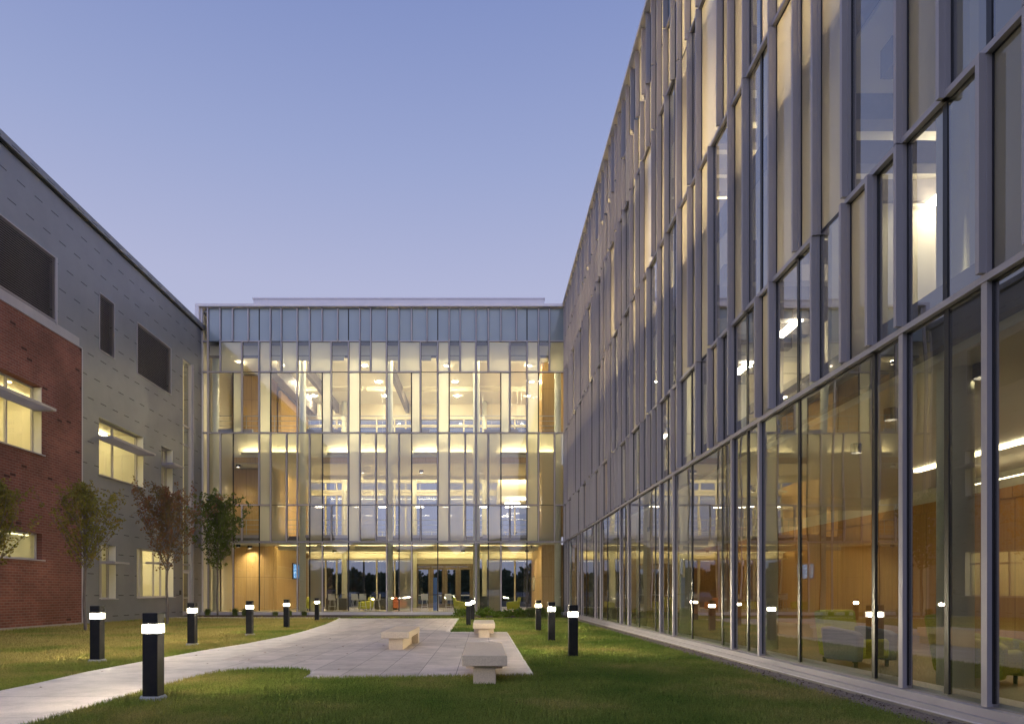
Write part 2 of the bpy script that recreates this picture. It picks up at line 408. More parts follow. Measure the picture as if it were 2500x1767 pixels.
# ------------------------------------------------------------------ mesh builder
class MB:
    def __init__(s): s.v = []; s.f = []; s.mi = []; s.cur = 0
    def quad(s, *p):
        b = len(s.v); s.v += [tuple(q) for q in p]; s.f.append(tuple(range(b, b + len(p)))); s.mi.append(s.cur)
    def box(s, x0, x1, y0, y1, z0, z1):
        x0, x1 = sorted((x0, x1)); y0, y1 = sorted((y0, y1)); z0, z1 = sorted((z0, z1))
        b = len(s.v)
        s.v += [(x0, y0, z0), (x1, y0, z0), (x1, y1, z0), (x0, y1, z0), (x0, y0, z1), (x1, y0, z1), (x1, y1, z1), (x0, y1, z1)]
        for f in ((0, 3, 2, 1), (4, 5, 6, 7), (0, 1, 5, 4), (1, 2, 6, 5), (2, 3, 7, 6), (3, 0, 4, 7)):
            s.f.append(tuple(b + i for i in f)); s.mi.append(s.cur)
        return s
    def tube(s, pts, rad, n=8, cap=True):
        pts = [Vector(p) for p in pts]
        rad = rad if isinstance(rad, (list, tuple)) else [rad] * len(pts)
        rings = []
        for i, p in enumerate(pts):
            d = (pts[min(i + 1, len(pts) - 1)] - pts[max(i - 1, 0)])
            d = d.normalized() if d.length > 1e-9 else Vector((0, 0, 1))
            a = Vector((1, 0, 0)) if abs(d.x) < .9 else Vector((0, 1, 0))
            u = d.cross(a).normalized(); v = d.cross(u)
            b = len(s.v)
            for k in range(n):
                an = 2 * math.pi * k / n
                s.v.append(tuple(p + (u * math.cos(an) + v * math.sin(an)) * rad[i]))
            rings.append(b)
        for a, b in zip(rings, rings[1:]):
            for k in range(n):
                s.f.append((a + k, a + (k + 1) % n, b + (k + 1) % n, b + k)); s.mi.append(s.cur)
        if cap:
            s.f.append(tuple(rings[0] + k for k in range(n))[::-1]); s.mi.append(s.cur)
            s.f.append(tuple(rings[-1] + k for k in range(n))); s.mi.append(s.cur)
        return s
    def prism(s, poly, z0, z1, axis='z'):
        # poly of 2-D points extruded; axis z: (x,y); axis y: (x,z) from y z0..z1 ; axis x: (y,z)
        def P(a, b, c):
            return {'z': (a, b, c), 'y': (a, c, b), 'x': (c, a, b)}[axis]
        n = len(poly); b = len(s.v)
        s.v += [P(a, q, z0) for a, q in poly] + [P(a, q, z1) for a, q in poly]
        s.f.append(tuple(b + i for i in range(n))[::-1]); s.mi.append(s.cur)
        s.f.append(tuple(b + n + i for i in range(n))); s.mi.append(s.cur)
        for i in range(n):
            j = (i + 1) % n
            s.f.append((b + i, b + j, b + n + j, b + n + i)); s.mi.append(s.cur)
        return s
    def build(s, name, m, parent=None, bevel=0, smooth=False, kind=None):
        me = bpy.data.meshes.new(name)
        me.from_pydata(s.v, [], s.f)
        for q in (m if isinstance(m, (list, tuple)) else [m]): me.materials.append(q)
        if any(s.mi):
            me.polygons.foreach_set('material_index', s.mi)
        bm = bmesh.new(); bm.from_mesh(me); bmesh.ops.recalc_face_normals(bm, faces=bm.faces); bm.to_mesh(me); bm.free()
        if smooth:
            me.polygons.foreach_set('use_smooth', [True] * len(me.polygons))
        o = bpy.data.objects.new(name, me); COL.objects.link(o)
        if parent is not None:
            o.parent = parent
            if parent.get('world_space'):
                o.location = -parent.location
        if bevel:
            b = o.modifiers.new('bevel', 'BEVEL'); b.width = bevel; b.segments = 2; b.limit_method = 'ANGLE'
        if kind: o['kind'] = kind
        return o
def box(*a): return MB().box(*a)
def tag(o, label, cat, group=None, kind=None):
    if label: o['label'] = label
    if cat: o['category'] = cat
    if group: o['group'] = group
    if kind: o['kind'] = kind
    return o
def thing(name, label, cat, loc=(0, 0, 0), rz=0, group=None, world=False):
    o = bpy.data.objects.new(name, None); COL.objects.link(o)
    o.empty_display_size = .2
    o.location = loc; o.rotation_euler = (0, 0, rz)
    if world: o['world_space'] = 1
    return tag(o, label, cat, group)
def dup(root, loc, rz=None, label=None):
    r = root.copy(); COL.objects.link(r); r.location = loc
    if rz is not None: r.rotation_euler = (0, 0, rz)
    if label: r['label'] = label
    for ch in root.children:
        c = ch.copy(); COL.objects.link(c); c.parent = r
        for g in ch.children:
            d = g.copy(); COL.objects.link(d); d.parent = c
    return r

# ------------------------------------------------------------------ layout constants (metres; camera stands over the origin)
D = 41.7          # glass plane of the building at the end of the court
D2 = 53.5         # its rear glass
XR = 5.05         # glass plane of the wing on the right
XL = -17.1        # face of the brick and metal building on the left
ZT = [.22, 4.47, 6.72, 11.12, 14.83, 16.70, 18.72]
FL2, FL3 = 4.95, 11.55

# ------------------------------------------------------------------ ground
def structure(o):
    o['kind'] = 'structure'; return o
def grid_ground():
    mb = MB()
    mb.quad((-900, -900, 0), (900, -900, 0), (900, 1500, 0), (-900, 1500, 0))
    return mb.build('lawn', M['lawn'])
structure(grid_ground())
PATH = [(-6.6, -12), (-6.6, 10), (-6.72, 11.6), (-6.62, 14), (-6.5, 16), (-6.25, 18), (-6.15, 21.4), (-6.27, 24.2), (-6.7, 29), (-7.25, 33.6), (-7.6, 36.1),
        (-1.2, 36.1), (-1.12, 23.5), (.85, 23.5), (.84, 11.15), (-2.82, 10.75), (-2.86, 11.35), (-3.0, 11.85), (-3.25, 12.1), (-3.7, 12.2), (-4.3, 11.95), (-4.55, 11.4),
        (-4.62, 10.3), (-4.6, -12)]
def slab(poly, z0, z1, name, m):
    return structure(MB().prism(poly, z0, z1).build(name, m))
slab(PATH, -.05, .018, 'path', M['path'])
PLAZA = [(-5.2, 13.6), (-5.2, 35.9), (-1.35, 35.9), (-1.27, 23.3), (.80, 23.3), (.79, 11.2), (-2.77, 10.8), (-2.80, 11.5), (-3.0, 12.0), (-3.3, 12.4)]
slab(PLAZA, 0, .024, 'plaza_paving', M['paver'])
slab([(-17.1, 36.5), (-17.1, 38.1), (-7.9, 37.5), (-7.4, 36.1), (-7.9, 36.1)], -.05, .016, 'pavement', M['path'])
slab([(-17.1, 38.6), (-17.1, D - .3), (-3.6, D - .3), (-3.6, 38.2), (-7.5, 38.2)], -.05, .02, 'planting_bed', M['mulch'])
slab([(-.9, 36.3), (-.9, D - .3), (4.7, D - .3), (4.7, 36.6), (2, 35.8)], -.05, .02, 'planting_bed', M['mulch'])
slab([(4.55, -6), (4.55, 41), (4.9, 41), (4.9, -6)], -.05, .02, 'gravel_strip', M['gravel'])
def ridge(pts, h, name):
    mb = MB(); r = random.Random(5); P2 = []
    for (xa, ya), (xb, yb) in zip(pts, pts[1:]):
        n = 40
        for i in range(n):
            f = i / n; P2.append((xa + (xb - xa) * f, ya + (yb - ya) * f))
    cx, cy = 0, 0
    rows = []
    for (x, y) in P2:
        hh = h * r.uniform(.75, 1.1); d = math.hypot(x, y); ux, uy = x / d, y / d
        rows.append([(x, y, -1), (x + ux * 6, y + uy * 6, hh * .8), (x + ux * 14, y + uy * 14, hh), (x + ux * 40, y + uy * 40, -1)])
    for a, b in zip(rows, rows[1:]):
        for k in range(3): mb.quad(a[k], b[k], b[k + 1], a[k + 1])
    return structure(mb.build(name, M['leaf_dark'], smooth=True))
ridge([(-260, -40), (-160, -110), (0, -120), (160, -110), (260, -40)], 17, 'treeline_ridge')  # unseen ridge added behind the camera to darken reflections in the glass
ridge([(-400, 230), (-120, 300), (120, 300), (400, 230)], 5.5, 'treeline_ridge')
slab([(-60, D2 + 10), (-60, D2 + 75), (60, D2 + 75), (60, D2 + 10)], -.05, .01, 'car_park', M['asphalt'])

# gravel stones along the right wall
def stones():
    mb = MB()
    for i in range(1500):
        y = 5 + 22 * random.random() ** 1.6; x = 4.42 + .46 * random.random() ** .8; r = random.uniform(.008, .022)
        z = .018; c = Vector((x, y, z + r * .4)); a = random.random() * 3
        ps = [(c + Vector((math.cos(a + k * 1.57) * r * random.uniform(.7, 1.2), math.sin(a + k * 1.57) * r, 0))) for k in range(4)]
        top = c + Vector((0, 0, r * .8)); mb.cur = random.choice((0, 0, 1))
        for k in range(4): mb.quad(ps[k], ps[(k + 1) % 4], top)
    o = mb.build('gravel', [M['gravel'], M['mulch']]); o['kind'] = 'stuff'
    return o
stones()

# grass blades
def in_poly(x, y, poly):
    inside = np.zeros(len(x), bool)
    n = len(poly)
    for i in range(n):
        x1, y1 = poly[i]; x2, y2 = poly[(i + 1) % n]
        cnd = ((y1 > y) != (y2 > y))
        with np.errstate(divide='ignore', invalid='ignore'):
            xi = (x2 - x1) * (y - y1) / (y2 - y1 + 1e-12) + x1
        inside ^= cnd & (x < xi)
    return inside
def grass(n=620000):
    d = 6.3 / (1 - rng.random(n) * (1 - 6.3 / 40.)) ** 1.0
    x = (rng.random(n) * (XR + 17.2) - 17.1)
    # keep only what can matter
    vis = (np.abs(x) < .95 * d) & (x > -.75 * d)
    d, x = d[vis], x[vis]
    ok = ~in_poly(x, d, PATH) & (x < 4.6 - .1 * rng.random(len(x)))
    ok &= ~((x > -17.1) & (x < -3.6) & (d > 38.4)) & ~((x > -.9) & (d > 36.2))
    ok &= ~((x < -7.2) & (d > 36.3 ) & (d < 38.3))
    x, d = x[ok], d[ok]
    n = len(x)
    h = rng.uniform(.03, .072, n) * (1 + .012 * d)
    wd = rng.uniform(.003, .0055, n) * (1 + .10 * (d - 6))
    a = rng.random(n) * 2 * np.pi
    lean = rng.normal(0, .35, (n, 2)) * h[:, None]
    v = np.zeros((n, 3, 3))
    v[:, 0] = np.stack([x - np.cos(a) * wd, d - np.sin(a) * wd, np.zeros(n)], 1)
    v[:, 1] = np.stack([x + np.cos(a) * wd, d + np.sin(a) * wd, np.zeros(n)], 1)
    v[:, 2] = np.stack([x + lean[:, 0], d + lean[:, 1], h], 1)
    me = bpy.data.meshes.new('grass')
    me.vertices.add(n * 3); me.vertices.foreach_set('co', v.reshape(-1))
    me.loops.add(n * 3); me.loops.foreach_set('vertex_index', np.arange(n * 3, dtype=np.int32))
    me.polygons.add(n); me.polygons.foreach_set('loop_start', np.arange(0, n * 3, 3, dtype=np.int32))
    me.materials.append(M['blade']); me.update(calc_edges=True)
    o = bpy.data.objects.new('grass', me); COL.objects.link(o)
    o['kind'] = 'stuff'; tag(o, 'short mown grass blades covering the lawns of the court', 'grass')
grass()

# ------------------------------------------------------------------ curtain wall system
def T_back(u, n, z): return (u, D - n, z)
def T_right(u, n, z): return (XR - n, u, z)
class Parts:
    """collects parts of one kind; the largest in the photograph stay separate, the rest become one"""
    def __init__(s): s.d = {}
    def add(s, name, m, mb, size): s.d.setdefault(name, []).append((size, m, mb))
    def flush(s, parent):
        for name, L in s.d.items():
            L.sort(key=lambda q: -q[0])
            for size, m, mb in L[:100]: mb.build(name, M[m], parent)
            rest = L[100:]
            by = {}
            for size, m, mb in rest:
                g = by.setdefault(m, MB())
                b = len(g.v); g.v += mb.v; g.f += [tuple(i + b for i in f) for f in mb.f]; g.mi += [0] * len(mb.f)
            if by:
                # one object with several materials
                ms = list(by); allm = MB()
                for k, m in enumerate(ms):
                    g = by[m]; b = len(allm.v); allm.v += g.v; allm.f += [tuple(i + b for i in f) for f in g.f]; allm.mi += [k] * len(g.f)
                allm.build(name, [M[m] for m in ms], parent, kind='stuff')

def facade(root, T, starts, P, u0, u1, rows, soff, body_n, size_of, suf='', metal='alu'):
    """rows: per storey (marks [(fraction, kind)], pane types, transom gaps below the row)"""
    parts = Parts()
    def bx(a0, a1, n0, n1, z0, z1):
        p, q = T(a0, n0, z0), T(a1, n1, z1)
        return box(p[0], q[0], p[1], q[1], p[2], q[2])
    for ri, (marks, types, gaps) in enumerate(rows):
        z0, z1 = ZT[ri], ZT[ri + 1]
        for s in starts:
            for k, (f, kd) in enumerate(marks):
                u = s + f * P
                if u < u0 - .01 or u > u1 + .01: continue
                sz = size_of(u)
                if kd == 'B':
                    parts.add('joint', 'gasket', bx(u - .035, u + .035, -.03, .012, z0 + .035, z1 - .035), sz * (z1 - z0))
                else:
                    g = bx(u - .04, u + .04, -.06, body_n, z0 - (.035 if ri else 0), z1 + (.03 if ri == 5 else -.035))
                    if ri > 0:
                        zb = z0 + (.05 if (k % 2 or ri == 1) else -.035)
                        p, q = T(u - .027, body_n, zb), T(u + .027, soff, z1 + (.10 if ri == 5 else -.02))
                        g.box(p[0], q[0], p[1], q[1], p[2], q[2])
                    parts.add('mullion', metal, g, sz * (z1 - z0))
                    parts.add('gasket', 'gasket', bx(u - .058, u + .058, -.03, .010, z0 + .036, z1 - .036), sz * (z1 - z0))
                nf = marks[k + 1][0] if k + 1 < len(marks) else 1.0
                ua, ub = u, min(s + nf * P, u1)
                if ub - ua < .05: continue
                e = 0.0
                e1, e2, e3, e4 = (random.uniform(-.004, .004) for _ in range(4))
                a, b = (T(ua, e1, z0), T(ub, e2, z0)); c, d_ = (T(ub, e2 + e3 - e1, z1), T(ua, e3, z1))
                g = MB(); g.quad(a, b, c, d_)
                ty = types[k]
                nm = {'C': 'glass_pane', 'H': 'fritted_pane', 'F': 'frosted_pane', 'S': 'spandrel_panel'}[ty]
                parts.add(nm, ty + (suf if ty in 'CHF' else ''), g, sz * (z1 - z0) * (ub - ua))
        # transoms at the foot of this storey
        if ri > 0:
            z = ZT[ri]
            for s in starts:
                cuts = sorted([0] + [x for g in gaps for x in g] + [1])
                for a, b in zip(cuts, cuts[1:]):
                    if b - a < .01: continue
                    ua, ub = max(s + a * P, u0), min(s + b * P, u1)
                    if ub - ua < .02: continue
                    if any(abs(a - g[0]) < 1e-6 for g in gaps):
                        parts.add('joint', 'gasket', bx(ua + .04, ub - .04, -.03, .012, z - .02, z + .02), size_of(ua) * (ub - ua))
                    else:
                        parts.add('transom', metal, bx(ua, ub, -.06, body_n + .012, z - .035, z + .035), size_of(ua) * (ub - ua))
                        parts.add('gasket', 'gasket', bx(ua, ub, -.02, .008, z - .052, z + .052), size_of(ua) * (ub - ua))
    parts.flush(root)

Mm, Bb = 'M', 'B'
back_rows = [
    ([(0, Mm), (.138, Bb), (.28, Mm), (.572, Bb)], 'CHCC', []),
    ([(0, Mm), (.138, Bb), (.28, Bb), (.38, Mm), (.572, Bb), (.70, Mm), (.88, Mm)], 'CHCCFHC', []),
    ([(0, Mm), (.138, Mm), (.28, Bb), (.572, Mm), (.70, Mm), (.88, Mm)], 'HHCFHH', [(.70, .88)]),
    ([(0, Mm), (.278, Bb), (.38, Mm), (.572, Mm), (.70, Bb)], 'CFCFC', []),
    ([(0, Mm), (.138, Mm), (.38, Mm), (.572, Mm), (.70, Mm), (.822, Mm)], 'CFCFCF', [(.38, .572)]),
    ([(0, Mm), (.138, Mm), (.278, Mm), (.452, Mm), (.572, Bb), (.70, Mm), (.822, Mm)], 'SSSSSSS', [(0, .138), (.70, .822)]),
]
bb = thing('glass_office_building', 'three storey glass building with lit lobby at the far end of the court', 'building', (-6.3, D + 6, 0), world=True)
PB = 5.45
facade(bb, T_back, [-16.75 - PB] + [-16.75 + PB * i for i in range(4)], PB, -17.12, 5.05, back_rows, .15, .06, lambda u: 1.0)

def addp(name, m, *boxes, parent=bb, bevel=0, kind=None):
    mb = MB()
    for b in boxes: mb.box(*b)
    return mb.build(name, M[m], parent, bevel, kind=kind)
addp('corner_post', 'alu_light', (-17.2, -17.08, D - .08, D + .06, .05, 18.7))
addp('corner_post', 'gasket', (4.93, 5.02, D - .05, D + .06, .2, 11.1))
addp('sill', 'alu_light', (-17.2, 4.98, D - .22, D + .1, .02, .19))
addp('coping', 'coping', (-17.45, 5.3, D - .28, D + .5, 18.74, 18.90), (-17.45, -17.22, D - .28, D + .5, 0, 18.73))
addp('roof', 'roofmetal', (-17.3, 22, D + .5, D2 + .6, 18.45, 18.72))
def penthouse():
    mb = MB()
    y0 = D + 6; x0, x1 = -16.0, 4.3
    mb.box(x0, x1, y0, y0 + 5, 18.75, 21.85)
    mb.box(x0 - .06, x1 + .06, y0 - .05, y0 + 5.05, 21.86, 21.96)
    k = x0 + .5; i = 0
    while k < x1:
        mb.box(k - .012, k + .012, y0 - .03, y0 - .001, 18.8, 21.8); k += (.55, .8, .62, .7)[i % 4]; i += 1
    mb.build('plant_screen', M['coping'], bb)
penthouse()
# slabs and inner surfaces
addp('floor_slab', 'floor_in', (-17.0, 5.0, D + .12, D2, .02, .2))
addp('floor_slab', 'cream', (-17.0, 5.0, D + 1.7, D2 - .3, 4.45, FL2 - .02))
addp('slab_edge', 'greybeam', (-17.0, 5.0, D + 1.6, D + 1.69, 4.70, FL2))
addp('bulkhead', 'cream', (-13.4, 5.0, D2 - .8, D2 - .31, 4.0, 4.44))
addp('floor_slab', 'cream', (-17.0, 5.0, D + 1.6, D + 6.2, 9.55, FL3))
addp('slab_band', 'wood', (-17.0, 5.0, D + 1.58, D + 1.597, 9.58, 9.95))
addp('ceiling', 'white_in', (-17.0, 5.0, D + .9, D2 - .2, 16.1, 16.3))
addp('ceiling_edge', 'greybeam', (-17.0, 5.0, D + .84, D + .89, 15.98, 16.14))
addp('ceiling_edge', 'white_in', (-17.0, 5.0, D + .86, D + .895, 16.141, 16.75))
addp('outer_wall', 'cream', (-17.25, -17.05, D + .1, D2, .2, 18.4), (9.4, 9.6, D + .1, D2, .2, 18.4))
addp('roof_beam', 'greybeam', *[(x - .13, x + .13, D + 1.2, D2 - .3, 15.35, 16.08) for x in (-11.3, -5.85, -.4)])
addp('roof_beam', 'greybeam', (-13.5, -12.9, D + 1.2, D2 - .3, 15.1, 16.07))
for i in range(5):
    x = -16.75 + PB * i
    if i == 4: x -= .35
    mb = MB().tube([(x + .02, D + 1.12, .2), (x + .02, D + 1.12, 16.05)], .21, 20)
    mb.build('column', M['column'], bb, smooth=True)
for x in (-10.65, -5.25, .15):
    MB().tube([(x, D2 - .95, .2), (x, D2 - .95, 4.42)], .19, 16).build('column', M['column'], bb, smooth=True)
    MB().tube([(x, D2 - .95, FL2), (x, D2 - .95, 16.05)], .19, 16).build('column', M['column'], bb, smooth=True)
# wooden stair cores left and right
addp('wood_wall', 'wood', (-16.9, -13.82, D + 3.4, D + 3.6, .21, 4.44), (-16.9, -13.4, D + 3.4, D + 3.6, FL2, 9.54))
addp('wood_wall', 'wood_y', (-13.8, -13.6, D + 3.4, D2 - .4, .21, 4.44), (-13.8, -13.6, D + 3.4, D2 - .4, FL2, 9.54), (-13.8, -13.6, D + 4.4, D2 - .4, FL3 + .01, 15.0))
addp('wood_wall', 'wood', (-16.9, -13.9, D + 4.4, D + 4.6, FL3 + .01, 16.0))
addp('wood_wall', 'wood_y', (3.80, 3.95, D + 2.0, D2 - .4, .21, 4.43), (3.80, 3.95, D + 2.0, D2 - .4, FL2, 9.54), (3.80, 3.95, D + 2.0, D2 - .4, FL3 + .01, 16.08))
addp('wood_wall', 'wood', (3.96, 5.6, D + 1.95, D + 2.1, .21, 4.43), (3.96, 5.6, D + 1.95, D + 2.1, FL2, 9.54), (3.96, 5.6, D + 1.95, D + 2.1, FL3 + .01, 16.08))
addp('inner_door', 'wood', (4.75, 5.3, D + 1.90, D + 1.948, .22, 3.6))
addp('soffit_box', 'white_in', (1.1, 3.79, D2 - 5.5, D2 - .5, 8.2, 9.5))
# rear glass wall
def rear():
    fr = MB(); zz = [(.2, 4.0), (FL2, 8.95), (9.4, 9.95), (FL3, 14.3), (14.5, 14.9)]
    for base in (-16.05, -10.65, -5.25, .15):
        for f in (0, .44, .70, .86):
            x = base + f * 5.4
            if x > 4.9: continue
            for (a, b) in zz:
                if a < 4 and -5.35 < x < -.6: continue
                mb = box(x - .055, x + .055, D2 - .16, D2 + .02, a, b)
                mb.build('rear_mullion', M['cream'], bb)
    addp('rear_wall', 'cream', (-17, 5.0, D2 - .17, D2 + .1, 4.0, FL2), (-17, 5.0, D2 - .2, D2 + .1, 8.96, 9.39),
         (-17, 5.0, D2 - .19, D2 + .1, 9.96, FL3), (-17, 5.0, D2 - .17, D2 + .1, 14.31, 14.49), (-17, 5, D2 - .17, D2 + .1, 14.91, 18.4), (-17, 5, D2 - .1, D2 + .1, .02, .199))
    addp('rear_sill', 'alu_light', (-13.6, -5.4, D2 - .4, D2 - .21, .2, .28), (-.6, 3.8, D2 - .4, D2 - .21, .2, .28))
    for (a, b) in zz:
        g = MB(); g.quad((-17, D2 + .03, a), (5, D2 + .03, a), (5, D2 + .03, b), (-17, D2 + .03, b))
        g.build('rear_glass', M['far'], bb)
rear()
# entrance doors in bronze
def entrance():
    y = D2 - .22
    addp('door_frame', 'bronze', (-5.3, -.72, y - .12, y + .02, 3.42, 3.62), *[(x - .09, x + .09, y - .12, y + .02, .2, 3.41) for x in (-5.2, -4.02, -2.95, -1.9, -.8)])
    for x0, x1 in ((-5.11, -4.11), (-3.93, -3.04), (-2.86, -1.99), (-1.81, -.89)):
        mb = MB()
        mb.box(x0 + .01, x0 + .12, y - .08, y, .22, 3.38); mb.box(x1 - .12, x1 - .01, y - .08, y, .22, 3.38)
        mb.box(x0 + .121, x1 - .121, y - .08, y, 3.18, 3.38); mb.box(x0 + .121, x1 - .121, y - .08, y, .22, .5)
        dr = mb.build('door', M['bronze'], bb)
        hb = MB(); hb.box(x0 + .13, x1 - .13, y - .16, y - .11, 1.15, 1.22)
        h = hb.build('handle', M['rail'], dr); h.location = (0, 0, 0)
    addp('transom_panel', 'cream', (-5.3, -.72, y - .1, y, 3.63, 3.99))
entrance()
# added strip lamps that brighten each floor, and the lips that hide them
for x0, x1 in ((-13.3, -8.6), (-8.3, -3.2), (-2.9, 3.6)):
    for y, z in ((D + 3.0, 4.44), (D + 7.4, 16.09), (D + 6.1, 9.545), (D + 1.05, 16.09)):
        addp('lamp_shield', 'cream', (x0, x1, y - .25, y - .2, z - .3, z - .002))
        addp('cove_and_fill_lamp', 'cove', (x0 + .1, x1 - .1, y - .1, y, z - .05, z - .01))
# added shelves with hidden strips that brighten the lobby ceilings
for x0, x1 in ((-13.4, -10.9), (-10.4, -5.5), (-5.0, -.2), (.4, 3.7)):
    for z in (3.86, 8.98):
        s_ = addp('added_shelf', 'cream', (x0, x1, D2 - 1.75, D2 - 1.35, z, z + .03), (x0, x1, D2 - 1.75, D2 - 1.73, z + .031, z + .12))
        addp('cove_and_fill_lamp', 'wash', (x0 + .05, x1 - .05, D2 - 1.6, D2 - 1.5, z + .04, z + .07))
        addp('lamp_stem', 'rail', (x0 + .3, x0 + .32, D2 - 1.7, D2 - 1.68, z + .091, 4.44 if z < 5 else 16.09), (x1 - .32, x1 - .3, D2 - 1.7, D2 - 1.68, z + .091, 4.44 if z < 5 else 16.09))
# railings on the upper floors
def railing(x0, x1, y, z, name='railing', parent=bb, axis='x'):
    mb = MB()
    def b(a0, a1, n0, n1, c, d):
        if axis == 'x': mb.box(a0, a1, y + n0, y + n1, c, d)
        else: mb.box(y + n0, y + n1, a0, a1, c, d)
    b(x0, x1, -.03, .03, z + 1.03, z + 1.075)
    for k in (.72, .42, .16): b(x0, x1, -.012, .012, z + k, z + k + .03)
    n = int(abs(x1 - x0) / 1.8)
    for i in range(n + 1):
        u = x0 + .05 + (x1 - x0 - .1) * i / n
        b(u - .02, u + .02, -.022, .022, z, z + 1.029)
    return mb.build(name, M['rail'], parent)
railing(-16.9, 4.95, D + 1.75, FL2)
railing(-16.9, 4.95, D + 1.75, FL3)
railing(-13.3, 3.7, D2 - 1.6, FL2)
# fin heaters at the glass foot of each floor
addp('heater', 'alu', *[(-16.75 + PB * i + .5, -16.75 + PB * i + 2.6, D + .25, D + .45, 11.2, 11.42) for i in range(4)])
addp('heater', 'alu', *[(-16.75 + PB * i + .4, -16.75 + PB * i + 4.8, D + .25, D + .45, 4.75, 4.92) for i in range(4)])
# cove lamps
for i in range(4):
    x0 = -16.75 + PB * i + 1.5
    s = addp('cove_shelf', 'cream', (x0, x0 + 3.7, D + 1.30, D + 1.57, 10.13, 10.17), (x0, x0 + 3.7, D + 1.30, D + 1.32, 10.171, 10.23))
    addp('cove_and_fill_lamp', 'cove', (x0 + .05, x0 + 3.65, D + 1.38, D + 1.46, 10.18, 10.21))
# ceiling lamps
def disc_lamp(x, y, z, parent, r=.13, m='down', can=False):
    d_ = MB().tube([(x, y, z - .02), (x, y, z + .04)], r, 14).build('downlight', M[m], parent)
    if can:
        mb = MB()
        mb.tube([(x, y, z + .03), (x, y, z - .16)], r + .015, 16, False); mb.tube([(x, y, z - .16), (x, y, z + .03)], r + .004, 16, False)
        mb.build('can', M['gasket'], d_).location = (0, 0, 0)
for y in (D + 2.6, D + 6.0, D + 9.4):
    for i in range(4):
        disc_lamp(-13.0 + PB * i * .98 + (.4 if y > D + 5 else 0), y, 16.09, bb)
for y in (D + 2.9, D + 7.2):
    for i in range(5):
        disc_lamp(-15.2 + 4.6 * i, y, 4.44, bb, .14, can=True)
for i in range(6):     # under the third floor gallery and in the double height space
    disc_lamp(-15.8 + 3.9 * i, D + 4.0, 9.54, bb, .14, can=True)
for i in range(7):
    x = -12.4 + 2.35 * i + (.4 if i % 2 else 0)
    addp('linear_lamp', 'linear', (x, x + .55, D + 9, D + 9.12, 7.72, 7.75))
    addp('lamp_stem', 'rail', (x + .26, x + .28, D + 9.05, D + 9.07, 7.751, 16.09))
for x, z in ((2.0, 8.05), (2.3, 7.55), (1.6, 7.8)):
    addp('linear_lamp', 'linear', (x, x + 1.1, D + 7.5, D + 7.6, z, z + .04)); addp('lamp_stem', 'rail', (x + .5, x + .52, D + 7.54, D + 7.56, z + .041, 16.09))
for x in (-15.6,):
    for z in (4.44, 9.54, 16.0): disc_lamp(x, D + 1.9, z, bb, .12, can=True)

# ------------------------------------------------------------------ right wing
rw = thing('glass_office_wing', 'long four storey glass wing with projecting fins along the right side', 'building', (11, 20, 0), world=True)
PR = 5.56
right_rows = [
    ([(0, Mm), (.117, Bb), (.49, Bb), (.756, Mm), (.868, Bb)], 'HCCHC', []),
    ([(0, Mm), (.11, Mm), (.225, Mm), (.376, Mm), (.495, Bb), (.65, Mm), (.756, Mm), (.872, Bb)], 'HFHCCFHC', []),
    ([(0, Mm), (.22, Mm), (.37, Mm), (.486, Mm), (.65, Mm), (.756, Bb), (.863, Mm)], 'CFFFCHF', [(.22, .37)]),
    ([(0, Mm), (.117, Mm), (.37, Mm), (.49, Mm), (.65, Mm), (.756, Bb), (.86, Mm)], 'FFCFFHF', []),
    ([(0, Mm), (.117, Mm), (.24, Mm), (.37, Mm), (.52, Mm), (.65, Mm), (.756, Mm), (.88, Mm)], 'FFFFFCFF', [(0, .24), (.52, .756)]),
    ([(0, Mm), (.117, Mm), (.23, Mm), (.33, Mm), (.49, Mm), (.62, Mm), (.756, Mm), (.88, Mm)], 'FSFFSFSF', [(0, .23), (.33, .756), (.88, 1)]),
]
Y0 = -5.0
facade(rw, T_right, [8.15 + PR * i for i in range(-3, 7)], PR, Y0, D - .1, right_rows, .13, .06,
       lambda u: 1.0 / max(u, 3) ** 2 if u > 5 else .001, '2', 'fin')
addr = lambda n, m, *b, **k: addp(n, m, *b, parent=rw, **k)
addr('sill', 'fin', (4.95, 5.06, Y0, D - .3, .125, .21))
addr('sill', 'fin', (4.905, 5.055, Y0, D - .3, .07, .123))
addr('sill_drip', 'alu_light', (4.885, 5.05, Y0, D - .3, .055, .069))
addr('plinth', 'concrete', (4.91, 5.02, Y0, D - .3, -.05, .054))
addr('coping', 'coping', (4.84, 5.6, Y0, D + .2, 18.80, 18.93))
addr('roof', 'roofmetal', (5.6, 22, Y0, D + .4, 18.4, 18.7))
WB = 12.2
addr('floor_slab', 'floor_in', (5.12, WB, Y0, D, .02, .2))
addr('inner_curb', 'alu_light', (5.12, 5.42, Y0, D, .201, .26))
addr('floor_slab', 'white_in', (5.45, WB, Y0, D, 4.1, 4.95))
addr('floor_slab', 'white_in', (5.45, WB, Y0, D, 9.4, 9.9))
addr('floor_slab', 'white_in', (5.45, WB, Y0, D, 14.1, 14.6))
addr('slab_edge', 'greybeam', (5.3, 5.44, Y0, D, 4.2, 4.9), (5.3, 5.44, Y0, D, 9.45, 9.88), (5.3, 5.44, Y0, D, 14.15, 14.58))
for y in (20, 25, 30, 35):
    addr('lamp_shield', 'white_in', (7.0, 11.5, y - .2, y - .15, 3.75, 4.098)); addr('cove_and_fill_lamp', 'lounge', (7.2, 11.3, y, y + .12, 4.03, 4.07))
addr('wood_wall', 'wood_dark', (WB - .5, WB - .3, Y0, D - 1, .21, 3.45))
addr('wood_trim', 'wood_dark', (WB - .56, WB - .28, Y0, D - 1, 3.451, 3.70))
addr('inner_wall', 'cream', (WB - .45, WB - .3, Y0, D - 1, 3.71, 4.09))
